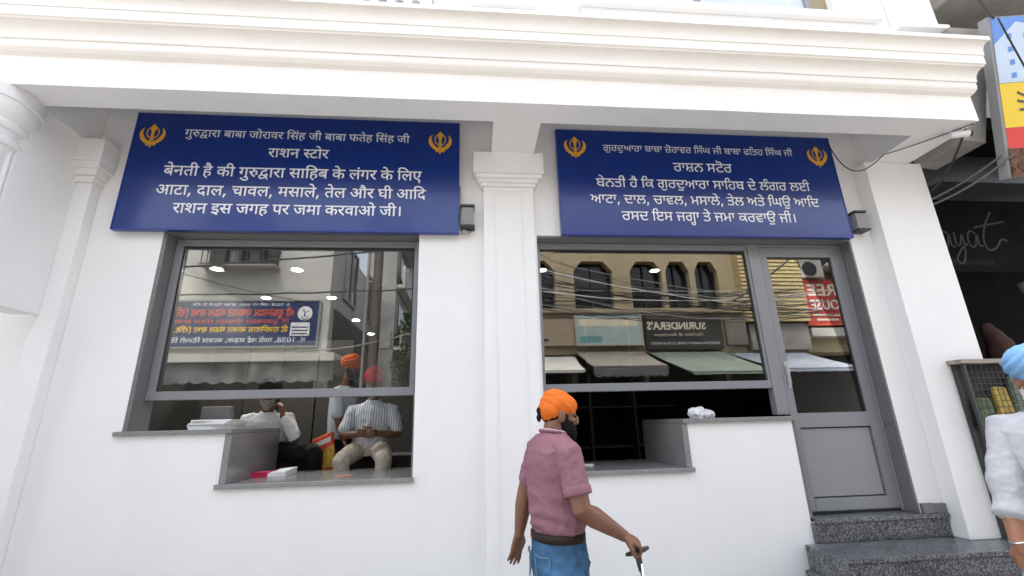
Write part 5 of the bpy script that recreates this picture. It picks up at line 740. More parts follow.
# canopy under it
cn = thing('shop_canopy', 'pale edged canopy with grey hanging tarpaulin, mirrored in the left window', 'canopy', (-6, YF, 3.2))
MB().box(-9.5, -3.5, YF+.002, YF+.85, 3.30, 3.38).box(-9.5, -3.5, YF+.80, YF+.86, 3.17, 3.2995).build('deck', M['dirty_white'], cn)
tp = MB(); n = 90
for side, th in ((0, 0), (1, .015)):
    for i in range(n):
        x0, x1 = -9.3+i*.064, -9.3+(i+1)*.064
        yy = lambda x, z: YF+.72 + .05*math.sin(x*9+1.5*math.sin(x*2.3)) + .03*math.sin(z*8+x*3)+th
        zb = lambda x: 2.66+.03*math.sin(x*17)
        zs = [zb, lambda x: 2.85, lambda x: 3.05, lambda x: 3.295]
        for a, b in zip(zs, zs[1:]): tp.face([(x0, yy(x0, a(x0)), a(x0)), (x1, yy(x1, a(x1)), a(x1)), (x1, yy(x1, b(x1)), b(x1)), (x0, yy(x0, b(x0)), b(x0))])
bmesh.ops.remove_doubles(tp.b, verts=tp.b.verts, dist=.0005)
tp.build('tarpaulin', M['tarp'], cn, smooth=True)
# alley: pole, far house, tree
po = thing('utility_pole', 'dark utility pole with pipes in the alley mouth, mirrored in the left window', 'pole', (-2.7, -8.6, 0))
MB().tube([(-2.72, -8.6, 0), (-2.72, -8.6, 9)], [.15, .12], 14).build('shaft', M['brown'], po)
MB().tube([(-3.0, -8.6, 0), (-3.0, -8.6, 8.6)], .045).tube([(-3.0, -8.6, 5.6), (-2.4, -8.5, 5.35)], .025).build('pipe', M['gray_metal'], po)
MB().box(-2.55, -2.25, -8.7, -8.5, 3.6, 4.1).build('meter_box', M['gray_metal'], po, bevel=.01)
fh = thing('alley_house', 'tall grey house with jutting balconies deep in the alley, mirrored in the left window', 'house', (-4, -16, 0))
MB().box(-4.35, -3.2, -22, -14.5, 0, 11).build('wall', M['dirty_gray'], fh)
for z in (4.5, 7.2, 9.6): MB().box(-3.199, -2.85, -19, -14.6, z, z+.14).box(-2.95, -2.85, -19, -14.6, z+.141, z+1.0).build('balcony', M['dirty_white'], fh)
for z in (5.2, 7.9): MB().box(-3.199, -3.17, -18, -15.4, z, z+1.5).build('window', M['dark_glass'], fh)
ah = thing('low_house', 'low brown roofed house at the end of the alley, mirrored in the left window', 'house', (-2, -20, 0))
MB().box(-2.9, 1.8, -24, -19, 0, 5.2).build('wall', M['brown'], ah)
MB().hexa([(-3.2, -24.4, 5.2), (2.1, -24.4, 5.2), (2.1, -18.7, 5.2), (-3.2, -18.7, 5.2), (-3.2, -21.8, 7), (2.1, -21.8, 7), (2.1, -21.6, 7), (-3.2, -21.6, 7)]).build('roof', M['brown'], ah)
tr = thing('street_tree', 'slender leafy tree at the alley mouth, mirrored at the right of the left window', 'tree', (-1.95, -9.6, 0))
MB().tube([(-1.95, -9.6, 0), (-1.9, -9.6, 1.6), (-2.0, -9.55, 3.0), (-1.92, -9.6, 4.3)], [.07, .055, .04, .015]).tube([(-1.97, -9.57, 2.4), (-1.6, -9.5, 3.4)], [.03, .012]).tube([(-1.97, -9.57, 2.7), (-2.3, -9.6, 3.7)], [.03, .012]).build('trunk', M['bark'], tr)
lf = MB()
for i in range(1500):
    a, h, r = rng.uniform(0, 6.28), rng.uniform(0, 1), rng.random()**.6
    rad = (.50*math.sin(math.pi*(.12+.8*h))+.06)*(.75+.45*noise.noise(Vector((math.cos(a)*2, math.sin(a)*2, h*6))))
    c = Vector((-1.95+rad*r*math.cos(a), -9.6+rad*r*math.sin(a), 2.0+2.9*h)); s_ = rng.uniform(.03, .06)
    u = Vector((rng.gauss(0,1), rng.gauss(0,1), rng.gauss(0,1))).normalized(); v = u.orthogonal().normalized()
    lf.face([c-u*s_, c+v*s_*.5, c+u*s_, c-v*s_*.5])
lf.build('crown', M['leaf'], tr)

# beige building with arched windows
bb = thing('arcade_building', 'beige building with tall cut-corner windows above shops, mirrored in the right window', 'building', (5, YF, 0))
wins = [(1.2, 2.5), (3.08, 4.28), (4.84, 5.84), (5.97, 6.72), (6.9, 7.64)]
hl = []
for a, b in wins: c = (b-a)*.22; hl.append([(a, 4.72), (b, 4.72), (b, 5.9), (b-c, 6.22), (a+c, 6.22), (a, 5.9)])
MB().poly([(1.0, 3.36), (8.2, 3.36), (8.2, 8.0), (1.0, 7.0)], hl, YF-.35, YF).build('wall', M['beige'], bb)
for a, b in wins:
    f = MB()
    for x in (a, (a+b)/2-.02, b-.04): f.box(x, x+.04, YF-.25, YF-.2, 4.72, 6.2)
    f.box(a+.041, (a+b)/2-.021, YF-.25, YF-.2, 5.3, 5.34)
    f = f.build('window', M['black_metal'], bb)
    MB().box(a+.002, b-.002, YF-.34, YF-.3, 4.722, 6.218).build('pane', M['dark_glass'], f)
MB().box(1.0, 8.19, YF+.001, YF+.12, 4.56, 4.66).build('ledge_moulding', M['beige'], bb, bevel=.01)
MB().box(1.0, 8.2, YF-7, YF-.9, 0, 3.359).box(1.0, 8.2, YF-7, YF-.351, 3.36, 7.0).build('shopfront', M['shop_dark'], bb)
for x in (1.0, 2.86, 4.95, 7.4): MB().box(x, x+.14, YF-.8, YF-.02, 0, 3.359).build('shop_pier', M['brown'], bb)
sd_ = thing('clad_building', 'yellow building clad in horizontal boards, mirrored beside the door mullion', 'building', (9.2, YF, 0))
slat = MB()
for i in range(23): slat.hexa([(8.21, YF-.2, 4.25+i*.125), (10.2, YF-.2, 4.25+i*.125), (10.2, YF+.28, 4.25+i*.125), (8.21, YF+.28, 4.25+i*.125), (8.21, YF-.2, 4.365+i*.125), (10.2, YF-.2, 4.365+i*.125), (10.2, YF+.25, 4.365+i*.125), (8.21, YF+.25, 4.365+i*.125)])
slat.build('cladding', pbr('yellow_boards', (.42, .33, .16), .7, var=.08), sd_)
MB().box(8.21, 10.2, YF-7, YF-.201, 3.36, 7.2).build('wall', M['beige'], sd_)
MB().box(8.21, 13.5, YF-7, YF-.9, 0, 3.359).build('shopfront', M['shop_dark'], sd_)
MB().box(8.3, 10.15, YF-.15, YF+.15, 3.42, 4.2).build('fascia', M['concrete'], sd_)
nd = thing('corner_shop_building', 'pale building behind the red board, mirrored in the door pane', 'building', (12, YF, 0))
MB().box(10.22, 14, YF-7, YF-.1, 3.36, 7.0).build('wall', M['beige'], nd)
MB().box(10.9, 12.2, YF-.099, YF-.05, 6.15, 6.9).build('window', M['dark_glass'], nd)
MB().box(10.22, 14, YF-.099, YF+.2, 3.8, 4.05).build('ledge_moulding', M['dirty_white'], nd)
# boards
def board(name, label, x0, x1, z0, z1, mat, y=YF+.15, th=.1, tilt=.12):
    t = thing(name, label, 'signboard', ((x0+x1)/2, y, z0))
    MB().hexa([(x0, y-th, z0), (x1, y-th, z0), (x1, y, z0), (x0, y, z0), (x0, y-th, z1), (x1, y-th, z1), (x1, y+tilt, z1), (x0, y+tilt, z1)]).build('board', mat, t)
    return t
def fr(t, y, x0, x1, z0, z1, mat, e=.04):
    bars((x0-e, x0-.002, y-.1, y+.04, z0-e, z1+e), (x1+.002, x1+e, y-.1, y+.04, z0-e, z1+e), (x0-.001, x1+.001, y-.1, y+.04, z0-e, z0-.002)).build('frame', mat, t)
t = board('shop_sign', 'charcoal shop board with ivory capitals above the awnings, mirrored in the right window', 5.06, 7.42, 3.46, 4.42, M['black_board'], tilt=0)
latin('lettering', "SURINDERA'S", (6.92, YF+.153, 4.03), 1.80, M['ivory'], t, a=(-1, 0, 0), bd=.03, height=.25)
latin('lettering', "Fashion & Boutique", (6.82, YF+.153, 3.82), 1.5, M['ivory'], t, a=(-1, 0, 0), shear=.3, height=.12)
latin('lettering', "WEDDING & PARTY WEAR, SUITS & SAREES", (7.30, YF+.153, 3.58), 2.1, M['letter'], t, a=(-1, 0, 0), height=.09)
t = board('shop_sign', 'pale teal shop board behind tangled cables, mirrored in the right window', 3.02, 4.93, 3.62, 4.46, M['teal_board'], tilt=0)
fr(t, YF+.15, 3.02, 4.93, 3.62, 4.46, M['dirty_white'])
MB().box(3.1, 3.75, YF+.151, YF+.156, 3.68, 3.86).build('print_patch', pbr('teal_print', (.16, .34, .36), .5), t)
MB().box(3.1, 4.85, YF+.151, YF+.156, 4.14, 4.36).build('print_band', M['ivory'], t)
t = board('shop_sign', 'small beige shop board beside the charcoal board, mirrored near the mullion', 7.55, 8.19, 3.58, 4.35, M['beige_canvas'], tilt=0)
t = board('shop_sign', 'tan shop board with a short dark line, mirrored at the pane edge', 1.2, 2.95, 3.60, 4.36, pbr('tan_board', (.36, .29, .21), .6), tilt=0)
MB().box(1.3, 2.2, YF+.151, YF+.155, 3.72, 3.80).build('print_band', M['black_board'], t)
t = board('coffee_sign', 'red board with pale capitals, mirrored in the door pane', 10.2, 11.75, 4.18, 5.58, M['red_board'], tilt=0)
fr(t, YF+.15, 10.2, 11.75, 4.18, 5.58, M['red_letter'], .05)
latin('lettering', "FREE", (11.62, YF+.153, 5.06), 1.24, M['ivory'], t, a=(-1, 0, 0), bd=.02, height=.38)
latin('lettering', "HOUSE", (11.60, YF+.153, 4.62), 1.2, M['letter'], t, a=(-1, 0, 0), bd=.015, height=.32)
MB().box(10.4, 11.3, YF+.151, YF+.155, 4.42, 4.48).box(10.5, 11.2, YF+.151, YF+.155, 4.28, 4.34).build('print_band', M['ivory'], t)
ds = thing('satellite_dish', 'white dish above the red board, mirrored in the door pane', 'dish', (11.5, YF, 5.8))
MB().lathe((11.5, -8.2), [(.05, 5.75), (.25, 5.80), (.38, 5.95), (.40, 6.08), (.37, 6.08), (.23, 5.86), (.04, 5.80)], 24).build('dish', M['dirty_white'], ds, smooth=True)
MB().tube([(11.5, -8.2, 5.75), (11.5, -8.3, 5.5), (11.5, -8.55, 5.5)], .025).build('arm', M['gray_metal'], ds)
ac = thing('cooling_unit', 'white outdoor cooling unit with a round fan, mirrored in the door pane', 'air conditioner', (10.5, YF+.3, 5.2))
MB().box(10.22, 10.95, YF+.0, YF+.28, 5.62, 6.2).build('casing', M['dirty_white'], ac, bevel=.02)
MB().tube([(10.5, YF+.281, 5.9), (10.5, YF+.30, 5.9)], .23, 20).build('fan_grille', M['black_metal'], ac)
# awnings
def awning(label, x0, x1, zt, zb, mat, out=1.5, val=.2, vm=None, skew=0):
    t = thing('awning', label, 'awning', ((x0+x1)/2, YF, zb), 'shop awnings across the street')
    b = MB(); n = 12
    def P(u, v, th):
        x = x0+(x1-x0)*u+skew*v; return (x, YF+.02+out*v, zt+(zb-zt)*v-.05*math.sin(math.pi*v)*(.6+.4*math.sin(u*19))-th)
    for th in (0, .02):
        for i in range(n*2):
            for j in range(n):
                u0, u1, v0, v1 = i/(2*n), (i+1)/(2*n), j/n, (j+1)/n
                b.face([P(u0, v0, th), P(u1, v0, th), P(u1, v1, th), P(u0, v1, th)])
    bmesh.ops.remove_doubles(b.b, verts=b.b.verts, dist=.0005)
    cv = b.build('canopy', mat, t, smooth=True)
    if val:
        v_ = MB()
        for i in range(48):
            u0, u1 = i/48, (i+1)/48; h0 = val*(.8+.2*abs(math.sin(u0*math.pi*8))); h1 = val*(.8+.2*abs(math.sin(u1*math.pi*8)))
            p, q = P(u0, 1, .021), P(u1, 1, .021)
            v_.hexa([(p[0], p[1]-.006, p[2]-h0), (q[0], q[1]-.006, q[2]-h1), (q[0], q[1]+.006, q[2]-h1), (p[0], p[1]+.006, p[2]-h0), (p[0], p[1]-.006, p[2]), (q[0], q[1]-.006, q[2]), (q[0], q[1]+.006, q[2]), (p[0], p[1]+.006, p[2])])
        v_.build('valance', vm or mat, t)
    fr_ = MB()
    for u in (.02, .98): fr_.tube([P(u, .02, .05), P(u, .98, .05)], .015)
    fr_.build('frame', M['gray_metal'], t)
awning('beige canvas awning with a dark scalloped valance, mirrored in the right window', 3.0, 4.95, 3.45, 2.85, M['beige_canvas'], 1.4, .26, M['dark_canvas'], .1)
awning('pale green canvas awning below the charcoal board, mirrored in the right window', 5.1, 7.35, 3.42, 2.66, M['green_canvas'], 1.6, .06, None, .5)
awning('dusty beige awning at the left edge of the right pane reflection', 1.0, 2.95, 3.3, 2.8, M['dirty_white'], 1.1, .05)
awning('pale blue awning crossing from the right window into the door pane reflection', 7.6, 9.9, 3.35, 2.72, M['blue_canvas'], 1.5, .08, None, .5)
# overhead cables
def cable(label, pts, r=.012, mat='wire_black', sag=.15, grp='overhead cables across the street'):
    a, b = Vector(pts[0]), Vector(pts[1]); P_ = []
    for i in range(25):
        t = i/24; p = a.lerp(b, t); p.z -= sag*4*t*(1-t); p.z += .03*noise.noise(Vector((p.x*1.5, a.z*7, b.z*5)))
        P_.append(p)
    return tag(MB().tube(P_, r, 6).build('cable', M[mat], smooth=True), label, 'cable', grp)
cable('thick black cable sloping up to the right across the top of the left pane reflection', ((-9.5, -8.0, 5.70), (-1.0, -8.0, 6.52)), .025, sag=.1)
cable('black cable just above the navy board in the left pane reflection', ((-9.5, -8.0, 5.02), (-1.0, -8.0, 5.22)), .022, sag=.08)
cable('thin black cable sloping down to the right over the white wall reflection', ((-8.4, -8.05, 5.85), (-4.6, -8.1, 4.85)), .012, sag=.1)
cable('pale cable low over the alley mouth in the left pane reflection', ((-4.6, -7.9, 3.45), (-1.2, -7.9, 4.0)), .02, 'wire_gray', .12)
rr = random.Random(3)
for i in range(34):
    z0 = rr.uniform(4.3, 5.9); z1 = rr.uniform(4.2, 5.3)
    if i < 10: z0, z1 = rr.uniform(5.0, 6.6), rr.uniform(4.3, 4.8)
    cable('one thin cable of the tangle mirrored across the right window', ((.8+rr.uniform(-.3, .3), YF+rr.uniform(.5, 1.2), z0), (9.4+rr.uniform(-.5, 2), YF+rr.uniform(.4, 1.1), z1)), rr.choice((.005, .006, .008, .011, .015)), rr.choice(('wire_black', 'wire_black', 'wire_gray', 'wire_white')), rr.uniform(.05, .7), 'tangle of cables mirrored in the right window')
cable('thick black service cable rising to the upper right of the door pane reflection', ((7.6, YF+.7, 4.75), (10.6, YF+.7, 6.9)), .03, sag=.1)
# ------------------------------------------------------------------ the neighbour on the right
M['rust_dark'] = pbr('grimy_rusty_sheet', (.14, .075, .05), .9, var=.7, vscale=25, spec=.2)
nb = thing('shop_building', 'dark open shop building beside the white building, under a grey slab', 'building', (6.5, 0, 0))
M['shop_black'] = pbr('shop_shade_black', (.008, .007, .007), .9, var=.3, spec=.06)  # near-black colour stands in for the shade inside the open shop
MB().box(4.76, 12, 3.0, 3.1, 0, 4.5).box(4.70, 4.752, .253, 3.0, .13, 4.6).box(4.76, 12, -.2, 2.999, 4.45, 4.6).box(4.757, 12, -.1, 2.99, 0, .3).build('shop_interior', M['shop_black'], nb)  # roof and side wall added to keep light out of the shop
MB().box(4.90, 11, -1.0, -.05, 5.62, 5.95).build('balcony_slab', M['concrete'], nb, bevel=.02)
MB().box(4.80, 11, -.04, .2, 4.62, 8).build('wall', M['dirty_white'], nb)
MB().hexa([(4.72, -.55, 4.05), (4.95, -.55, 4.02), (4.95, -.06, 4.02), (4.72, -.06, 4.05), (4.72, -.75, 5.2), (5.15, -.75, 5.2), (5.15, -.06, 5.2), (4.72, -.06, 5.2)]).build('sign_support_wall', M['concrete'], nb)
MB().box(4.9, 8, -.1, .30, 3.86, 3.92).box(4.9, 8, .29, .33, 3.93, 4.44).build('shutter_box', M['black_metal'], nb)
ss = thing('shop_sign', 'black shop board with flowing white script inside the dark shop', 'signboard', (6, .3, 3.0))
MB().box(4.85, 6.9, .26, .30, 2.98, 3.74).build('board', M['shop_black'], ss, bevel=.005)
# hand-drawn script, letters "nayat" with a long tail
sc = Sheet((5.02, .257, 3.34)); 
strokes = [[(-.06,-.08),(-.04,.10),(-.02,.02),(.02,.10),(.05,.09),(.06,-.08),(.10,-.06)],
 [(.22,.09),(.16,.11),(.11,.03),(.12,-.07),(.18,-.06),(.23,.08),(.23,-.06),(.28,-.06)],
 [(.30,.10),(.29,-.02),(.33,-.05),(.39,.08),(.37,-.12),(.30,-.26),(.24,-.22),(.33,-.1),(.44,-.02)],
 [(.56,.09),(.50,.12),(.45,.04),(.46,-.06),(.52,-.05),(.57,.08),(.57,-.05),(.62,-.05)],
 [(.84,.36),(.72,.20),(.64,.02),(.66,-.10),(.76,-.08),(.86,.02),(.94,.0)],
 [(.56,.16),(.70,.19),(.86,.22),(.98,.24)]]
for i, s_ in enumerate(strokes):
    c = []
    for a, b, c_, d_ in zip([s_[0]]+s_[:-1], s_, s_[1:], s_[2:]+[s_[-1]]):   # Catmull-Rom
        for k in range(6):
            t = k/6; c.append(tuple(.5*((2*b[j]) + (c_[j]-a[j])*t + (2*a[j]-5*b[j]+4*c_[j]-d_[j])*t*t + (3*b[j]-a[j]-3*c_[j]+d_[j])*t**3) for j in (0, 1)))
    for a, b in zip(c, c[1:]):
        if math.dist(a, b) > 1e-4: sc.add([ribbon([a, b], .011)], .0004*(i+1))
sc.build('lettering', pbr('dim_script', (.045, .045, .044), .6, spec=.1), ss)  # white script and small print darkened in colour for the shop's shade
latin('lettering', 'By Boutique', (5.2, .257, 3.04), .5, pbr('dim_small_print', (.016, .016, .016), spec=.1), ss)
MB().box(6.35, 6.5, .255, .2595, 3.08, 3.22).build('print_patch', pbr('dull_gold_print', (.18, .13, .04), .5), ss)
tag(MB().tube([(6.35, .55, 2.95), (6.9, .5, 1.3)], .045).build('door_post', M['concrete'], smooth=True), 'pale slanting post inside the dark shop', 'post')
tag(MB().limb([(6.1, .85, 2.5), (6.12, .8, 2.3), (6.15, .8, 2.0), (6.2, .85, 1.6)], [.06, .12, .15, .14]).build('hanging_cloth', pbr('dusky_brown_cloth', (.07, .032, .026), .8, var=.3), smooth=True, remesh=.02, sm=2, fn=lambda c, n: c+n*.02*noise.noise(c*9)), 'brownish cloth bundle hanging in the dark shop opening', 'cloth')
tag(MB().box(6.9, 7.5, .4, .5, 2.4, 2.9).build('hung_panel', pbr('maroon_panel', (.09, .03, .025), .7), bevel=.01), 'dim maroon panel hanging in the dark shop', 'panel')
# display rack with a mesh front and a plank on top
rk = thing('display_rack', 'wire mesh display rack with a weathered plank top beside the pier', 'display rack', (4.8, -.25, .12))
MB().box(4.29, 5.7, -.285, -.152, 1.945, 1.982).build('plank', M['wood'], rk, bevel=.004)
wm = MB()
for i in range(27): wm.tube([(4.36+i*.05, -.242, .3), (4.36+i*.05, -.242, 1.94)], .003, 5)
for i in range(32): wm.tube([(4.34, -.248, .32+i*.05), (5.7, -.248, .32+i*.05)], .003, 5)
wm.build('mesh', M['black_metal'], rk)
fm = MB()
for x in (4.32, 5.67):
    for y in (-.262, -.18): fm.box(x, x+.025, y, y+.025, .12, 1.9445)
fm.build('frame', M['black_metal'], rk)
MB().box(4.346, 5.669, -.235, -.181, 1.40, 1.412).box(4.346, 5.669, -.235, -.181, .80, .812).build('shelf', M['black_metal'], rk)
MB().box(4.346, 5.669, -.169, -.155, .3, 1.94).build('back_panel', M['shop_dark'], rk)
pk = [(.10, .13, .06), (.45, .32, .04), (.16, .20, .14), (.40, .30, .10), (.08, .12, .2), (.30, .26, .06), (.2, .24, .16), (.32, .31, .28)]
nms = ['dark green', 'yellow', 'pale green', 'amber', 'dark blue', 'olive', 'grey green', 'light grey']
for i in range(8):
    x = 4.38+(i % 4)*.19; z = 1.413 if i < 4 else .813; c = pk[i]; h = .24+.09*((i*7) % 3)
    q = MB().hexa([(x, -.234, z), (x+.17, -.234, z), (x+.17, -.182, z), (x, -.182, z), (x+.02, -.225, z+h), (x+.15, -.225, z+h), (x+.15, -.19, z+h), (x+.02, -.19, z+h)])
    tag(q.build('goods_packet', pbr('packet_'+str(i), c, .5, var=.5, vscale=22), bevel=.02), nms[i] + ' packet on the %s shelf of the mesh rack' % ('upper' if i < 4 else 'lower'), 'packet', 'packets in the mesh rack')
# tall printed hoarding, leaning out at the top
hb = thing('hoarding', 'tall printed hoarding in blue, yellow and red at the top right', 'hoarding', (5.3, -.8, 3.6))
A0, A1 = Vector((4.985, -.62, 3.60)), Vector((4.845, -.985, 5.08)); bv = (A1-A0); H_ = bv.length; bv.normalize(); av = (Vector((1, -.06, .02))).normalized(); av = (av - bv*av.dot(bv)).normalized(); nv = av.cross(bv)
if nv.y > 0: nv = -nv
def hp(u, v, k=0): return A0 + av*u + bv*v + nv*k
def slab(u0, u1, v0, v1, k0, k1): return MB().hexa([hp(u0, v0, k0), hp(u1, v0, k0), hp(u1, v0, k1), hp(u0, v0, k1), hp(u0, v1, k0), hp(u1, v1, k0), hp(u1, v1, k1), hp(u0, v1, k1)])
slab(-.03, 1.6, 0, H_, -.08, 0).build('backing', M['gray_metal'], hb)
def pr(name, mat, lps, lift): return Sheet(hp(0, 0), av, bv, nv).add(lps, lift).build(name, mat, hb)
pr('yellow_band', M['hoard_yellow'], [[(0, .47), (1.58, .47), (1.58, .89), (0, .89)]], .002)
pr('red_band', M['hoard_red'], [[(0, .27), (1.58, .27), (1.58, .468), (0, .468)]], .002)
pr('sky_print', M['hoard_blue'], [[(0, .892), (1.58, .892), (1.58, H_-.01), (0, H_-.01)]], .002)
pr('tower_print', M['hoard_pale'], [[(.0, .893), (.62, .893), (.62, H_-.15), (.24, H_-.06), (.0, H_-.27)]], .004)
wn = Sheet(hp(0, 0), av, bv, nv)
for i in range(4): wn.add([[(.13, .93+i*.125), (.18, .94+i*.125), (.18, .99+i*.125), (.13, .98+i*.125)]], .006).add([[(.30, .93+i*.125), (.42, .93+i*.125), (.42, .98+i*.125), (.30, .98+i*.125)]], .006)
wn.build('window_print', M['hoard_blue'], hb)
mk = Sheet(hp(0, 0), av, bv, nv)
for j, s_ in enumerate(([(.16, .80), (.24, .74), (.34, .75)], [(.15, .72), (.25, .685), (.35, .69)], [(.16, .63), (.26, .63), (.36, .66)], [(.32, .82), (.37, .7), (.34, .6)])): mk.add([ribbon(bez([(*p, 0) for p in s_], 8), .012)], .004+.001*j)
mk.build('mark_print', M['black_board'], hb)
slab(-.005, 1.59, .005, .268, .001, .012).build('rusty_edge', M['rust_dark'], hb)
cable('black cable looping down over the left side of the hoarding', ((4.82, -1.05, 5.0), (5.35, -.85, 3.9)), .008, sag=.12, grp=None)
M['wire_dull'] = pbr('dull_grey_cable', (.12, .12, .115), .6)
cable('upper of two grey cables running from the pier to the hoarding', ((4.69, -.12, 3.62), (4.97, -.70, 3.86)), .009, 'wire_dull', .03, 'grey cables between pier and hoarding')
cable('lower of two grey cables running from the pier to the hoarding', ((4.69, -.12, 3.57), (4.97, -.70, 3.80)), .010, 'wire_dull', .04, 'grey cables between pier and hoarding')
cable('black cable hanging from the beam end into the dark shop', ((4.60, -.7, 4.1), (4.72, -.1, 3.7)), .01, sag=.08, grp=None)
cable('dark cable on the neighbour wall above the hoarding', ((4.80, -.9, 5.9), (4.86, -1.0, 5.05)), .009, sag=.02, grp=None)
# ------------------------------------------------------------------ people
SKIN = {}
def skin(name, c):
    mt = pbr(name, c, .5, var=.08, vscale=14, bump=.12, bscale=120); b = mt.node_tree.nodes['Principled BSDF']
    b.inputs['Subsurface Weight'].default_value = .06; b.inputs['Subsurface Radius'].default_value = (.02, .008, .004)
    return mt
M['skin_a'] = skin('brown_skin', (.175, .078, .044)); M['skin_b'] = skin('dark_brown_skin', (.15, .07, .042)); M['skin_c'] = skin('light_brown_skin', (.27, .125, .068))
def cloth(name, c, **k): return pbr(name, c, .85, var=k.pop('var', .08), vscale=k.pop('vscale', 6), bump=.15, bscale=400, spec=.2)
M['hair'] = pbr('black_hair', (.009, .0075, .0065), .75, var=.5, vscale=80, bump=.9, bscale=160, spec=.12)
M['grey_hair'] = pbr('grey_beard', (.30, .28, .26), .7, var=.35, vscale=60, bump=.6, bscale=200)
M['white_hair'] = pbr('white_beard', (.62, .60, .58), .7, var=.2, vscale=60, bump=.6, bscale=200)
M['eye'] = pbr('dark_eye', (.02, .015, .012), .2)
def folds(amp, f=9, dirv=(1, 1, .35), seed=0):
    d = Vector(dirv)
    def fn(c, n):
        q = Vector((c.x*d.x, c.y*d.y, c.z*d.z))*f + Vector((seed, seed*2, 0))
        a = noise.noise(q); b = noise.noise(q*2.3 + Vector((3, 1, 7)))
        return c + n*amp*((1-abs(a)*2.4)*.8 + b*.5)
    return fn
def creases(amp, f=10, dirs=((.5, .3, .9), (-.6, .4, .7)), seed=0, patch=4):   # sharp ridged folds, patchy
    def fn(c, n):
        h = 0
        for i, d in enumerate(dirs):
            q = c*f + Vector((seed+i*5, seed, i)); wv = 2.6*noise.noise(c*f*.55 + Vector((seed, i*3, 2)))
            s_ = abs(math.sin((c.x*d[0]+c.y*d[1]+c.z*d[2])*f*2.2 + wv)); m_ = max(0, noise.noise(c*patch + Vector((i*9, seed, 4)))+.22)
            h += (1-s_)**2*m_*1.6
        return c + n*amp*(h - .3 + .5*noise.noise(c*f*2.2) + .3*noise.noise(c*f*5))
    return fn
def rotm(yaw, pitch=0, roll=0):      # head frame: local +y forward, x right, z up
    return Matrix.Rotation(yaw, 3, 'Z') @ Matrix.Rotation(pitch, 3, 'X') @ Matrix.Rotation(roll, 3, 'Y')
def add_head(b, c, m3, s=1.0):       # c = centre of the skull
    T = lambda x, y, z: Vector(c) + m3 @ (Vector((x, y, z))*s)
    E = lambda p, ax: b.ell(T(*p), [a*s for a in ax], m3)
    E((0, -.005, .025), (.074, .093, .088)); E((0, .025, -.035), (.058, .066, .075)); E((0, .052, -.078), (.035, .034, .034))
    E((0, .065, .012), (.052, .028, .018))                              # brow
    E((0, .098, -.018), (.013, .018, .026)); E((0, .103, -.030), (.017, .014, .012))   # nose
    E((.040, .066, -.025), (.022, .018, .018)); E((-.040, .066, -.025), (.022, .018, .018))   # cheeks
    E((0, .088, -.062), (.022, .010, .006)); E((0, .086, -.072), (.020, .010, .007))   # lips
    for q in (1, -1): E((q*.076, -.008, -.012), (.010, .021, .032))     # ears
    return T
def add_hand(b, wrist, d, palm, curl=.3, s=1.0, thumb=1, spread=.12, r=.0085):
    """palm from wrist along d; palm = direction the palm faces; fingers curl towards palm; thumb=+1/-1 side."""
    d = Vector(d).normalized(); pn = Vector(palm); pn = (pn - d*pn.dot(d)).normalized(); sd = d.cross(pn)*thumb
    w_ = Vector(wrist)
    b.limb([w_, w_+d*.035*s, w_+d*.075*s, w_+d*.095*s], [(.022*s, .028*s), (.017*s, .037*s), (.015*s, .042*s), (.013*s, .041*s)], pn)
    for i, (ln, off) in enumerate(((.068, .031), (.076, .011), (.071, -.010), (.056, -.029))):
        p = w_ + d*.088*s + sd*off*s; a = 0; pts = [p - d*.02*s, p]
        dd = (d + sd*spread*(off/.03)*.6).normalized()
        for k, fr_ in enumerate((.45, .32, .26)):
            a += curl*(1.0 if k else .8); t = dd*math.cos(a) + pn*math.sin(a); p = p + t*ln*fr_*s; pts.append(p)
        b.limb(pts, [r*1.15*s, r*1.1*s, r*1.05*s, r*.95*s, r*.78*s], pn)
    p = w_ + d*.02*s + sd*.026*s; t = (d*.75 + sd*.75 + pn*.25*(1+curl)).normalized(); t2 = (d*.95 + sd*.15 + pn*.35*(1+curl)).normalized()
    b.limb([p, p+t*.038*s, p+t*.038*s+t2*.03*s, p+t*.038*s+t2*.052*s], [.014*s, .012*s, .0105*s, .008*s], pn)
def eyes(root, T, m3, s=1.0):
    for q in (1, -1):
        MB().ell(T(q*.031, .083, -.003), (.0115*s, .007*s, .006*s), m3).build('eye', M['eye'], root, smooth=True)
def beard(root, T, m3, mat, s=1.0, L=.05, full=True):
    b = MB(); E = lambda p, ax: b.ell(T(*p), [a*s for a in ax], m3)
    E((0, .065, -.092), (.050, .042, .035+L*.5)); E((0, .072, -.056), (.040, .032, .011)); E((0, .06, -.085-L), (.036, .034, .034+L*.35))
    for q in (1, -1): E((q*.048, .035, -.068), (.026, .045, .046)); E((q*.066, .012, -.03), (.012, .022, .04))
    return b.build('beard', mat, root, remesh=.005, sm=2, fn=lambda c, n: c+n*.004*noise.noise(c*90))
def turban(root, T, m3, mat, s=1.0, big=1.0, seed=0):
    b = MB(); E = lambda p, ax: b.ell(T(*p), [a*s for a in ax], m3, 20, 14)
    E((0, -.018, .075), (.098*big, .118*big, .082*big)); E((0, -.01, .045), (.090*big, .112*big, .050)); E((0, .02, .10), (.072*big, .075*big, .072*big))
    inv = m3.inverted(); o = T(0, 0, 0)
    def fn(c, n):
        q = inv @ (c-o)
        h = q.z*.9 + abs(q.x)*.75
        sl = abs(math.sin(h*95/big+seed+.6*noise.noise(c*9)))
        return c + n*(.010*(sl-.5) + .003*noise.noise(c*30))
    return b.build('turban', mat, root, remesh=.006, sm=2, fn=fn)

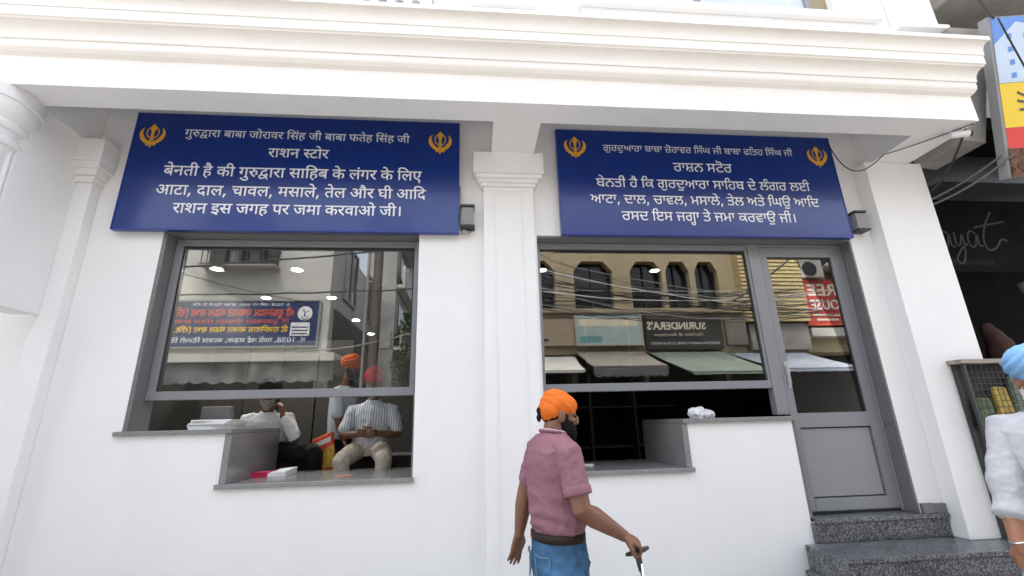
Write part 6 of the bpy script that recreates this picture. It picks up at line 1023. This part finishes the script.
# --- the man walking past
root = thing('person', 'man in orange head cloth, mauve polo shirt and jeans walking past with a stick', 'person', (.43, -1.4, 0), None)
F = Vector((math.cos(R(16)), math.sin(R(16)), 0)); Rg = Vector((F.y, -F.x, 0)); Z = Vector((0, 0, 1))
hm = rotm(R(-90+8), R(-7)); hc = Vector((.476, -1.385, 1.582))
b = MB(); T = add_head(b, hc, hm)
b.limb([(.432, -1.405, 1.44), (.440, -1.40, 1.49), (.460, -1.393, 1.56)], [.066, .060, .058], F)
shR = Vector((.478, -1.565, 1.395)); elR = Vector((.515, -1.625, 1.150)); wrR = Vector((.728, -1.52, 1.015))
shL = Vector((.372, -1.25, 1.41)); elL = Vector((.296, -1.21, 1.17)); wrL = Vector((.262, -1.19, .975))
b.limb([shR, shR.lerp(elR, .5), elR, elR.lerp(wrR, .3), elR.lerp(wrR, .7), wrR, wrR+(wrR-elR).normalized()*.02], [.058, .053, .047, .049, .038, .029, .028], Z)
b.limb([shL, shL.lerp(elL, .5), elL, elL.lerp(wrL, .3), elL.lerp(wrL, .7), wrL, wrL+(wrL-elL).normalized()*.02], [.055, .050, .044, .046, .036, .028, .027], F)
add_hand(b, wrR, (.78, .12, -.42), (-.35, .35, -.85), .85, 1.0, -1)
add_hand(b, wrL, (-.22, -.05, -.97), (-.5, .75, .0), .16, .98, 1, .22)
# legs inside the trousers reach the shoes
b.build('body', M['skin_a'], root, remesh=.0048, sm=2)
eyes(root, T, hm); beard(root, T, hm, M['hair'], 1, .035)
hb_ = MB(); hb_.ell(T(0, -.03, .005), (.074, .078, .066), hm); hb_.build('hair', M['hair'], root, remesh=.006, sm=1)
tb = MB(); tb.ell(T(0, -.008, .048), (.086, .106, .075), hm, 20, 14); tb.ell(T(0, -.05, .018), (.083, .066, .066), hm); tb.ell(T(0, -.02, .085), (.068, .080, .05), hm)
inv = hm.inverted(); o_ = T(0, 0, 0)
def patka(c, n):
    q = inv @ (c-o_); return c + n*(.0016*math.sin((q.z*1.0+q.y*.6)*120 + 3*noise.noise(c*14)) + .003*(.4-abs(noise.noise(c*18))) + .001*noise.noise(c*60))
tb.build('head_cloth', cloth('orange_cloth', (.66, .15, .02)), root, remesh=.0055, sm=2, fn=patka)
kn = MB(); kn.ell(T(0, -.112, .01), (.022, .016, .02), hm); kn.limb([T(0, -.105, .0), T(.008, -.115, -.03), T(.012, -.112, -.045)], [.012, .014, .008], F); kn.build('knot', M['hair'], root, remesh=.005, sm=1)
# polo shirt
def torso(b, rows):
    b.loft([(c, Rg*rx, F*ry) for c, rx, ry in rows])
sh = MB()
torso(sh, [(Vector((.436, -1.40, 1.005)), .150, .112), (Vector((.438, -1.40, 1.03)), .170, .126), (Vector((.446, -1.397, 1.08)), .174, .146), (Vector((.444, -1.398, 1.16)), .172, .146), (Vector((.432, -1.40, 1.26)), .182, .132),
           (Vector((.428, -1.405, 1.34)), .192, .130), (Vector((.426, -1.41, 1.405)), .186, .116), (Vector((.428, -1.407, 1.45)), .142, .096), (Vector((.434, -1.404, 1.482)), .088, .080), (Vector((.437, -1.40, 1.502)), .068, .067)])
slR = MB().limb([shR+Vector((-.045, .075, .005)), shR+Vector((-.01, .02, .012)), shR, shR.lerp(elR, .35), shR.lerp(elR, .66)], [.066, .071, .071, .066, .066], Z)
slL = MB().limb([shL+Vector((.04, -.07, .0)), shL+Vector((.01, -.02, .008)), shL, shL.lerp(elL, .40), shL.lerp(elL, .70)], [.062, .067, .066, .061, .060], F)
_cr = creases(.008, 9, ((.35, .2, 1.0), (-.7, .3, .75)), 2)
def shirtfold(c, n):
    k = max(0, 1-abs(c.z-1.09)/.12)
    return _cr(c, n) + n*(.006*k*math.sin(c.z*80+c.x*14+5*noise.noise(c*6)))
M['polo'] = cloth('mauve_knit', (.235, .115, .142), var=.04, vscale=60)
shp = sh.build('polo_shirt', M['polo'], root, remesh=.0055, sm=3, fn=shirtfold)
for q in (slR, slL): q.build('sleeve', M['polo'], shp, remesh=.005, sm=2, fn=creases(.007, 11, ((.9, .3, .5), (-.5, .4, .8)), 6))
cl = MB(); cl.tube([Vector((.437, -1.402, 1.492))+Rg*.075*math.cos(t)+F*.07*math.sin(t)+Z*(-.012*math.sin(t)) for t in [i*2*math.pi/20 for i in range(21)]], .008, 8)
cl.build('collar', M['polo'], shp, smooth=True)
MB().tube([Vector((.437, -1.402, 1.5005))+Rg*.0735*math.cos(t)+F*.0685*math.sin(t)+Z*(-.012*math.sin(t)) for t in [i*2*math.pi/24 for i in range(25)]], .0035, 6).build('collar_edge', pbr('pale_knit_edge', (.55, .48, .50), .9), shp, smooth=True)
cf = MB(); d = (elR-shR).normalized(); c0 = shR.lerp(elR, .66)
cf.tube([c0-d*.012, c0-d*.008, c0+d*.022, c0+d*.026], [.066, .0685, .0685, .066], 20).build('sleeve_cuff', M['polo'], shp, smooth=True)
# belt, jeans, shoes
blt = MB(); blt.loft([(Vector((.437, -1.40, z)), Rg*r1, F*r2) for z, r1, r2 in ((.985, .160, .122), (.988, .168, .130), (1.022, .168, .130), (1.025, .160, .122))]).build('belt', pbr('dark_leather', (.018, .011, .008), .6, spec=.25), root, smooth=True)
MB().hexa([tuple(Vector((.437, -1.40, z))+Rg*x-F*k) for z in (.99, 1.02) for x, k in ((-.10, .098), (-.055, .120), (-.055, .128), (-.10, .109))]).build('patch', pbr('tan_patch', (.5, .2, .06), .6), root)
jn = MB(); pc = Vector((.437, -1.40, 0))
jn.loft([(pc+Z*1.006, Rg*.160, F*.120), (pc+Z*.98, Rg*.166, F*.128), (pc+Z*.92, Rg*.176, F*.138), (pc+Z*.85, Rg*.178, F*.138), (pc+Z*.80, Rg*.16, F*.12)])
hR, hL = pc+Rg*.085+Z*.86, pc-Rg*.085+Z*.86
kR, kL = Vector((.60, -1.40, .50)), Vector((.44, -1.27, .48)); aR, aL = Vector((.70, -1.36, .11)), Vector((.18, -1.44, .17))
jn.limb([hR, hR.lerp(kR, .5), kR, kR.lerp(aR, .5), aR], [.098, .088, .072, .066, .060], F, dome=False)
jn.limb([hL, hL.lerp(kL, .5), kL, kL.lerp(aL, .5), aL], [.098, .088, .072, .066, .060], F, dome=False)
M['denim'] = pbr('blue_denim', (.045, .115, .215), .85, var=.45, vscale=9, bump=.3, bscale=300, spec=.2)
jns = jn.build('jeans', M['denim'], root, remesh=.007, sm=2, fn=creases(.009, 10, ((.6, .2, .9), (-.5, .3, .9)), 5))
def surf(u, v, k=.004):   # point on the seat of the jeans: u sideways, v height
    rx, ry = .178+k, .140+k; x = u; y = -ry*math.sqrt(max(0, 1-(x/rx)**2)); return pc + Rg*x + F*y + Z*v
for q in (1, -1):
    MB().tube([surf(q*.03, .935, .004), surf(q*.075, .928, .006), surf(q*.12, .935, .006)], .0035, 6).tube([surf(q*.03, .935), surf(q*.035, .845), surf(q*.075, .815), surf(q*.115, .845), surf(q*.12, .935)], .0028, 6).build('pocket_seam', pbr('pale_thread_%d' % (q+1), (.10, .17, .24), .8), jns, smooth=True)
MB().tube([surf(0, 1.0), surf(0, .93), surf(0, .82)], .003, 6).build('centre_seam', M['denim'], jns)
for a, dz in ((aR, 0), (aL, .05)):
    MB().limb([a+Vector((-.06, -.03, -.075)), a+Vector((.02, .01, -.07)), a+Vector((.12, .07, -.085))], [(.03, .042), (.035, .045), (.022, .038)], Z).build('shoe', M['black_metal'], root, smooth=True)
# his stick
st = thing('walking_stick', 'slim grey walking stick with a black grip held by the man in mauve', 'stick', (.83, -1.55, .12))
gp = wrR + Vector((.075, .015, -.075))
MB().tube([gp+Vector((.01, -.01, -.055)), (.845, -1.56, .125)], .011, 12).build('shaft', M['steel'], st, smooth=True)
MB().limb([gp+Vector((-.055, -.0, -.018)), gp+Vector((-.02, 0, -.012)), gp+Vector((.03, 0, .0)), gp+Vector((.055, 0, .008))], [.009, .013, .013, .009], Z).limb([gp+Vector((0, 0, -.01)), gp+Vector((.005, -.005, -.06)), gp+Vector((.01, -.008, -.09))], [.016, .015, .013], F).build('grip', M['black_metal'], st, remesh=.005, sm=2)

# --- the man at the right edge: blue turban, white kurta, seen from behind his left shoulder
root = thing('person', 'man in light blue turban and white kurta at the right edge of the picture', 'person', (2.6, -2.0, 0))
F = Vector((math.cos(R(52)), math.sin(R(52)), 0)); Rg = Vector((F.y, -F.x, 0))
px, py = 2.655, -1.985
hm = rotm(R(-90+38), R(-4)); hc = Vector((px+.03, py+.03, 1.68))
b = MB(); T = add_head(b, hc, hm)
b.limb([(px, py, 1.50), (px+.02, py, 1.56), (px+.04, py, 1.63)], [.066, .06, .058], F)
shL = Vector((px-.06, py+.19, 1.47)); elL = Vector((px-.06, py+.235, 1.19)); wrL = Vector((px+.10, py+.20, 1.0))
shR = Vector((px+.14, py-.12, 1.47)); elR = Vector((px+.22, py-.16, 1.19)); wrR = Vector((px+.36, py-.02, 1.02))
# near-wall arm hangs down with the elbow bent, the other reaches forward
shN = Vector((2.508, -1.88, 1.475)); elN = Vector((2.392, -1.91, 1.24)); wrN = Vector((2.318, -1.955, 1.00))
b.limb([shN, shN.lerp(elN, .5), elN, elN.lerp(wrN, .35), wrN, wrN+Vector((.006, 0, -.02))], [.040, .040, .038, .042, .031, .029], F)
b.limb([shR, shR.lerp(elR, .5), elR, elR.lerp(wrR, .35), wrR], [.042, .042, .040, .040, .028], F)
add_hand(b, wrN, (.12, -.1, -.95), (.8, .2, .2), .35, 1.0, -1); add_hand(b, wrR, (.9, .1, -.3), (-.2, .3, -.9), .7, 1, -1)
b.build('body', M['skin_c'], root, remesh=.0055, sm=2)
eyes(root, T, hm); beard(root, T, hm, M['white_hair'], 1, .06)
turban(root, T, hm, cloth('light_blue_cloth', (.19, .37, .60)), 1.0, 1.12, 1)
ku = MB()
ku.loft([(Vector((px-.05, py+.02, z)), Rg*rx, F*ry) for z, rx, ry in ((.62, .235, .20), (.80, .225, .185), (1.0, .195, .165), (1.2, .185, .155), (1.36, .19, .14), (1.45, .185, .12), (1.495, .15, .09), (1.53, .075, .07))])
kl = MB().limb([shN+Vector((.08, -.03, .0)), shN, shN.lerp(elN, .5), elN, elN.lerp(wrN, .25), elN.lerp(wrN, .5)], [.060, .066, .058, .064, .054, .060], F)
kr = MB().limb([shR+Vector((-.05, .06, .01)), shR, shR.lerp(elR, .5), shR.lerp(elR, .9)], [.082, .085, .085, .09], F)
M['kurta'] = cloth('white_cotton', (.38, .392, .415), var=.06)
kur = ku.build('kurta', M['kurta'], root, remesh=.007, sm=3, fn=creases(.012, 6, ((.9, .6, .25), (-.7, .5, .4)), 9, 2.5))
for q in (kl, kr): q.build('sleeve', M['kurta'], kur, remesh=.0055, sm=2, fn=creases(.008, 9, ((.4, .3, 1.0), (-.4, .4, .9)), 3, 2.5))
MB().tube([Vector((2.322, -1.955, 1.018))+Vector((.035*math.cos(t), .03*math.sin(t), .012*math.cos(t))) for t in [i*math.pi/8 for i in range(17)]], .004, 6).build('bracelet', M['steel'], root, smooth=True)
MB().limb([(2.50, -2.0, 1.27), (2.56, -2.06, 1.22), (2.60, -2.08, 1.14)], [(.012, .02), (.015, .03), (.012, .02)], F).build('shoulder_strap', pbr('red_strap', (.55, .05, .03), .6), root, smooth=True)
lg = MB()
for q in (1, -1): lg.limb([Vector((px-.05, py+.02, .72))+Rg*.1*q, Vector((px-.03, py+.02, .45))+Rg*.1*q, Vector((px-.06, py+.02, .20))+Rg*.11*q], [.11, .10, .085], F)
lg.build('trousers', M['kurta'], root, remesh=.012, sm=2, fn=folds(.008, 8, (1, 1, .4), 3))
for q in (1, -1): MB().limb([Vector((px-.12, py+.01, .165))+Rg*.11*q, Vector((px+.10, py+.06, .155))+Rg*.12*q], [(.03, .045), (.025, .042)], Z).build('shoe', M['black_metal'], root, smooth=True)

# --- inside the left window: seated man with a phone
def seated(label, cx, cy, hz, yaw, turb, shirt, trs, sk, brd, bl, arms, hands, knees, lean=0):
    root = thing('person', label, 'person', (cx, cy, 1.24))
    f = Vector((math.sin(yaw), -math.cos(yaw), 0)); r = Vector((f.y, -f.x, 0))     # facing the street
    hm = rotm(math.pi+yaw, R(-6)); hc = Vector((cx, cy, hz)) + f*.03
    b = MB(); T = add_head(b, hc, hm)
    b.limb([(cx, cy, hz-.22), (cx, cy, hz-.15), Vector((cx, cy, hz-.05))+f*.015], [.064, .058, .056], f)
    ss_ = []
    for (sh, el, wr), (hd, pn, cu, th) in zip(arms, hands):
        b.limb([sh, Vector(sh).lerp(Vector(el), .5), el, Vector(el).lerp(Vector(wr), .35), wr], [.052, .047, .041, .040, .027], (.3, .8, .5))
        add_hand(b, wr, hd, pn, cu, 1, th)
    b.build('body', sk, root, remesh=.006, sm=2)
    eyes(root, T, hm); beard(root, T, hm, brd, 1, bl)
    turban(root, T, hm, turb, 1.0, 1.14)
    s_ = MB(); zs = hz-.24
    s_.loft([(Vector((cx, cy, z)), r*rx, f*ry) for z, rx, ry in ((1.30, .19, .15), (1.40, .20, .16), (1.52, .19, .145), (zs-.12, .205, .135), (zs-.03, .20, .115), (zs+.03, .14, .085), (zs+.065, .075, .07))])
    for (sh, el, wr), full in zip(arms, hands):
        e = Vector(sh).lerp(Vector(el), .8)
        s_.limb([Vector(sh).lerp(Vector((cx, cy, sh[2])), .3), sh, Vector(sh).lerp(Vector(el), .45), e], [.07, .072, .068, .068], (.3, .8, .5))
        if len(full[1]) and label.startswith('seated man in a black'):
            s_.limb([e, el, Vector(el).lerp(Vector(wr), .5), Vector(el).lerp(Vector(wr), .85)], [.066, .062, .055, .046], (.3, .8, .5))
    s_.build('shirt', shirt, root, remesh=.008, sm=3, fn=creases(.010, 9, ((.5, .3, .9), (-.6, .4, .7)), cx))
    cb = MB(); cb.tube([Vector((cx, cy, zs+.06))+r*.07*math.cos(t)+f*.066*math.sin(t)-Vector((0, 0, .02*math.sin(t))) for t in [i*math.pi/9 for i in range(19)]], .013, 8); cb.build('collar', shirt, root, smooth=True)
    t_ = MB(); t_.loft([(Vector((cx, cy, z)), r*rx, f*ry) for z, rx, ry in ((1.25, .19, .16), (1.33, .20, .165), (1.42, .185, .15))])
    for i, (kn, ft) in enumerate(knees):
        hp = Vector((cx, cy, 1.33)) + r*(.1 if i == 0 else -.1) + f*.02
        t_.limb([hp, hp.lerp(Vector(kn), .5), kn], [.10, .10, .082], (0, 0, 1)); t_.limb([kn, Vector(kn).lerp(Vector(ft), .5), ft], [.082, .068, .055], (.7, .7, .2))
    t_.build('trousers', trs, root, remesh=.009, sm=3, fn=creases(.013, 8, ((.8, .3, .6), (-.7, .4, .6)), 4+cx))
    for kn, ft in knees: MB().limb([Vector(ft)+Vector((0, .02, -.04)), Vector(ft)+f*.13+Vector((0, 0, -.06))], [(.03, .04), (.022, .036)], (0, 0, 1)).build('shoe', M['black_metal'], root, smooth=True)
    return root
M['white_print'] = pbr('white_shirting', (.70, .72, .76), .85, var=.08, vscale=40)
M['black_cloth'] = cloth('black_cloth', (.012, .012, .014))
# r points to the man's left as seen in the picture's right when yaw = 0
cx, cy = -2.09, 1.12
seated('seated man in a black turban and white shirt holding a phone to his ear', cx, cy, 1.885, R(12), M['black_cloth'], M['white_print'], M['black_cloth'], M['skin_a'], M['grey_hair'], .03,
       [((cx-.19, cy, 1.64), (cx-.24, cy-.08, 1.40), (cx-.02, cy-.22, 1.36)), ((cx+.20, cy, 1.645), (cx+.33, cy-.10, 1.44), (cx+.20, cy-.13, 1.67))],
       [((.9, -.2, -.1), (0, 0, -1), .3, 1), ((-.25, .1, .95), (-.85, .3, 0), .45, -1)],
       [((cx+.55, cy-.15, 1.30), (cx+.55, cy-.05, .92)), ((cx+.35, cy-.10, 1.30), (cx+.62, cy+.02, .90))])
tag(MB().hexa([(cx+.125, cy-.15, 1.72), (cx+.135, cy-.15, 1.72), (cx+.135, cy-.075, 1.72), (cx+.125, cy-.075, 1.72), (cx+.105, cy-.12, 1.865), (cx+.115, cy-.12, 1.865), (cx+.115, cy-.045, 1.865), (cx+.105, cy-.045, 1.865)]).build('phone', M['rubber'], bevel=.003), 'dark mobile phone held to the ear of the man in the black turban', 'phone')
# seated man with a red turban and striped shirt, hands joined
cx, cy = -1.045, 1.20
M['stripe'] = stripes('blue_striped_shirting', (.27, .33, .46), (.68, .70, .74), .026, .36)
seated('seated man in a red turban, striped shirt and cream trousers with joined hands', cx, cy, 1.985, R(-2), cloth('crimson_cloth', (.70, .006, .05)), M['stripe'], cloth('cream_cotton', (.52, .47, .40)), M['skin_b'], M['grey_hair'], .03,
       [((cx-.205, cy, 1.71), (cx-.275, cy-.10, 1.46), (cx-.04, cy-.26, 1.475)), ((cx+.205, cy, 1.71), (cx+.285, cy-.10, 1.455), (cx+.05, cy-.26, 1.48))],
       [((.75, -.25, .0), (.2, .9, 0), .5, 1), ((-.75, -.25, .03), (-.2, .9, 0), .5, -1)],
       [((cx-.20, cy-.36, 1.235), (cx-.16, cy-.28, .80)), ((cx+.20, cy-.36, 1.235), (cx+.16, cy-.28, .80))])
# standing man behind, turned to the right
root = thing('person', 'standing man in an orange turban and pale shirt behind the seated men', 'person', (-1.44, 1.55, .7))
cx, cy = -1.44, 1.55; yaw = R(62); f = Vector((math.sin(yaw), -math.cos(yaw), 0)); r = Vector((f.y, -f.x, 0))
hm = rotm(math.pi+R(65), R(-8)); hc = Vector((cx+.045, cy, 2.195)); b = MB(); T = add_head(b, hc, hm)
b.limb([(cx, cy, 1.98), (cx+.01, cy, 2.04), (cx+.03, cy, 2.13)], [.062, .056, .054], f)
sh_, el_, wr_ = Vector((cx-.05, cy-.19, 1.92)), Vector((cx+.0, cy-.22, 1.63)), Vector((cx+.09, cy-.24, 1.40))
s2, e2, w2 = Vector((cx+.06, cy+.19, 1.92)), Vector((cx+.08, cy+.22, 1.63)), Vector((cx+.2, cy+.16, 1.42))
for a, e, w_ in ((sh_, el_, wr_), (s2, e2, w2)):
    b.limb([a, a.lerp(e, .5), e, e.lerp(w_, .35), w_], [.052, .047, .040, .039, .027], f); add_hand(b, w_, (.3, -.1, -.9), (.8, .1, .2), .3, 1, 1)
b.build('body', M['skin_a'], root, remesh=.006, sm=2); eyes(root, T, hm); beard(root, T, hm, M['hair'], 1, .02)
turban(root, T, hm, cloth('saffron_cloth', (.72, .12, .015)), 1, 1.06, 2)
s_ = MB(); s_.loft([(Vector((cx, cy, z)), r*rx, f*ry) for z, rx, ry in ((1.42, .19, .13), (1.55, .19, .135), (1.75, .195, .135), (1.90, .20, .12), (1.95, .14, .09), (1.99, .07, .066))])
for a, e in ((sh_, el_), (s2, e2)): s_.limb([a.lerp(Vector((cx, cy, 1.92)), .3), a, a.lerp(e, .5), a.lerp(e, .85)], [.07, .072, .068, .066], f)
s_.build('shirt', cloth('pale_blue_cotton', (.50, .56, .60)), root, remesh=.008, sm=3, fn=folds(.006, 10, (1, 1, .5), 1))
t_ = MB(); t_.loft([(Vector((cx, cy, z)), r*.17, f*.12) for z in (1.2, 1.3, 1.43)])
for q in (1, -1): t_.limb([Vector((cx, cy, 1.3))+r*.09*q, Vector((cx, cy, 1.05))+r*.09*q, Vector((cx, cy, .78))+r*.1*q], [.085, .075, .06], f)
t_.build('trousers', M['black_cloth'], root, remesh=.012, sm=2)
for q in (1, -1): MB().limb([Vector((cx, cy, .745))+r*.1*q-f*.05, Vector((cx, cy, .735))+r*.1*q+f*.12], [(.03, .042), (.024, .038)], (0, 0, 1)).build('shoe', M['black_metal'], root, smooth=True)
# printed carrier bag between the seated men
cb = thing('carrier_bag', 'orange, red and yellow printed carrier bag between the seated men', 'bag', (-1.5, 1.1, 1.24))
c0 = Vector((-1.50, 1.08, 1.32))
MB().hexa([c0+Vector(p) for p in ((-.02, -.03, -.20), (.15, -.03, -.18), (.15, .05, -.18), (-.02, .05, -.20), (-.11, -.02, .10), (.09, -.02, .19), (.09, .03, .19), (-.11, .03, .10))]).build('bag', pbr('orange_red_print', (.72, .09, .025), .4, var=.4, vscale=14), cb, bevel=.01)
MB().hexa([c0+Vector(p) for p in ((.0, -.033, -.16), (.14, -.033, -.15), (.14, -.031, -.15), (.0, -.031, -.16), (.0, -.030, .0), (.12, -.030, .06), (.12, -.028, .06), (.0, -.028, .0))]).build('yellow_print', pbr('yellow_bag_print', (.72, .42, .05), .4, var=.5, vscale=30), cb)
MB().hexa([c0+Vector(p) for p in ((-.06, -.029, .03), (.08, -.029, .09), (.08, -.027, .09), (-.06, -.027, .03), (-.07, -.026, .07), (.08, -.026, .14), (.08, -.024, .14), (-.07, -.024, .07))]).build('white_print', M['paper'], cb)
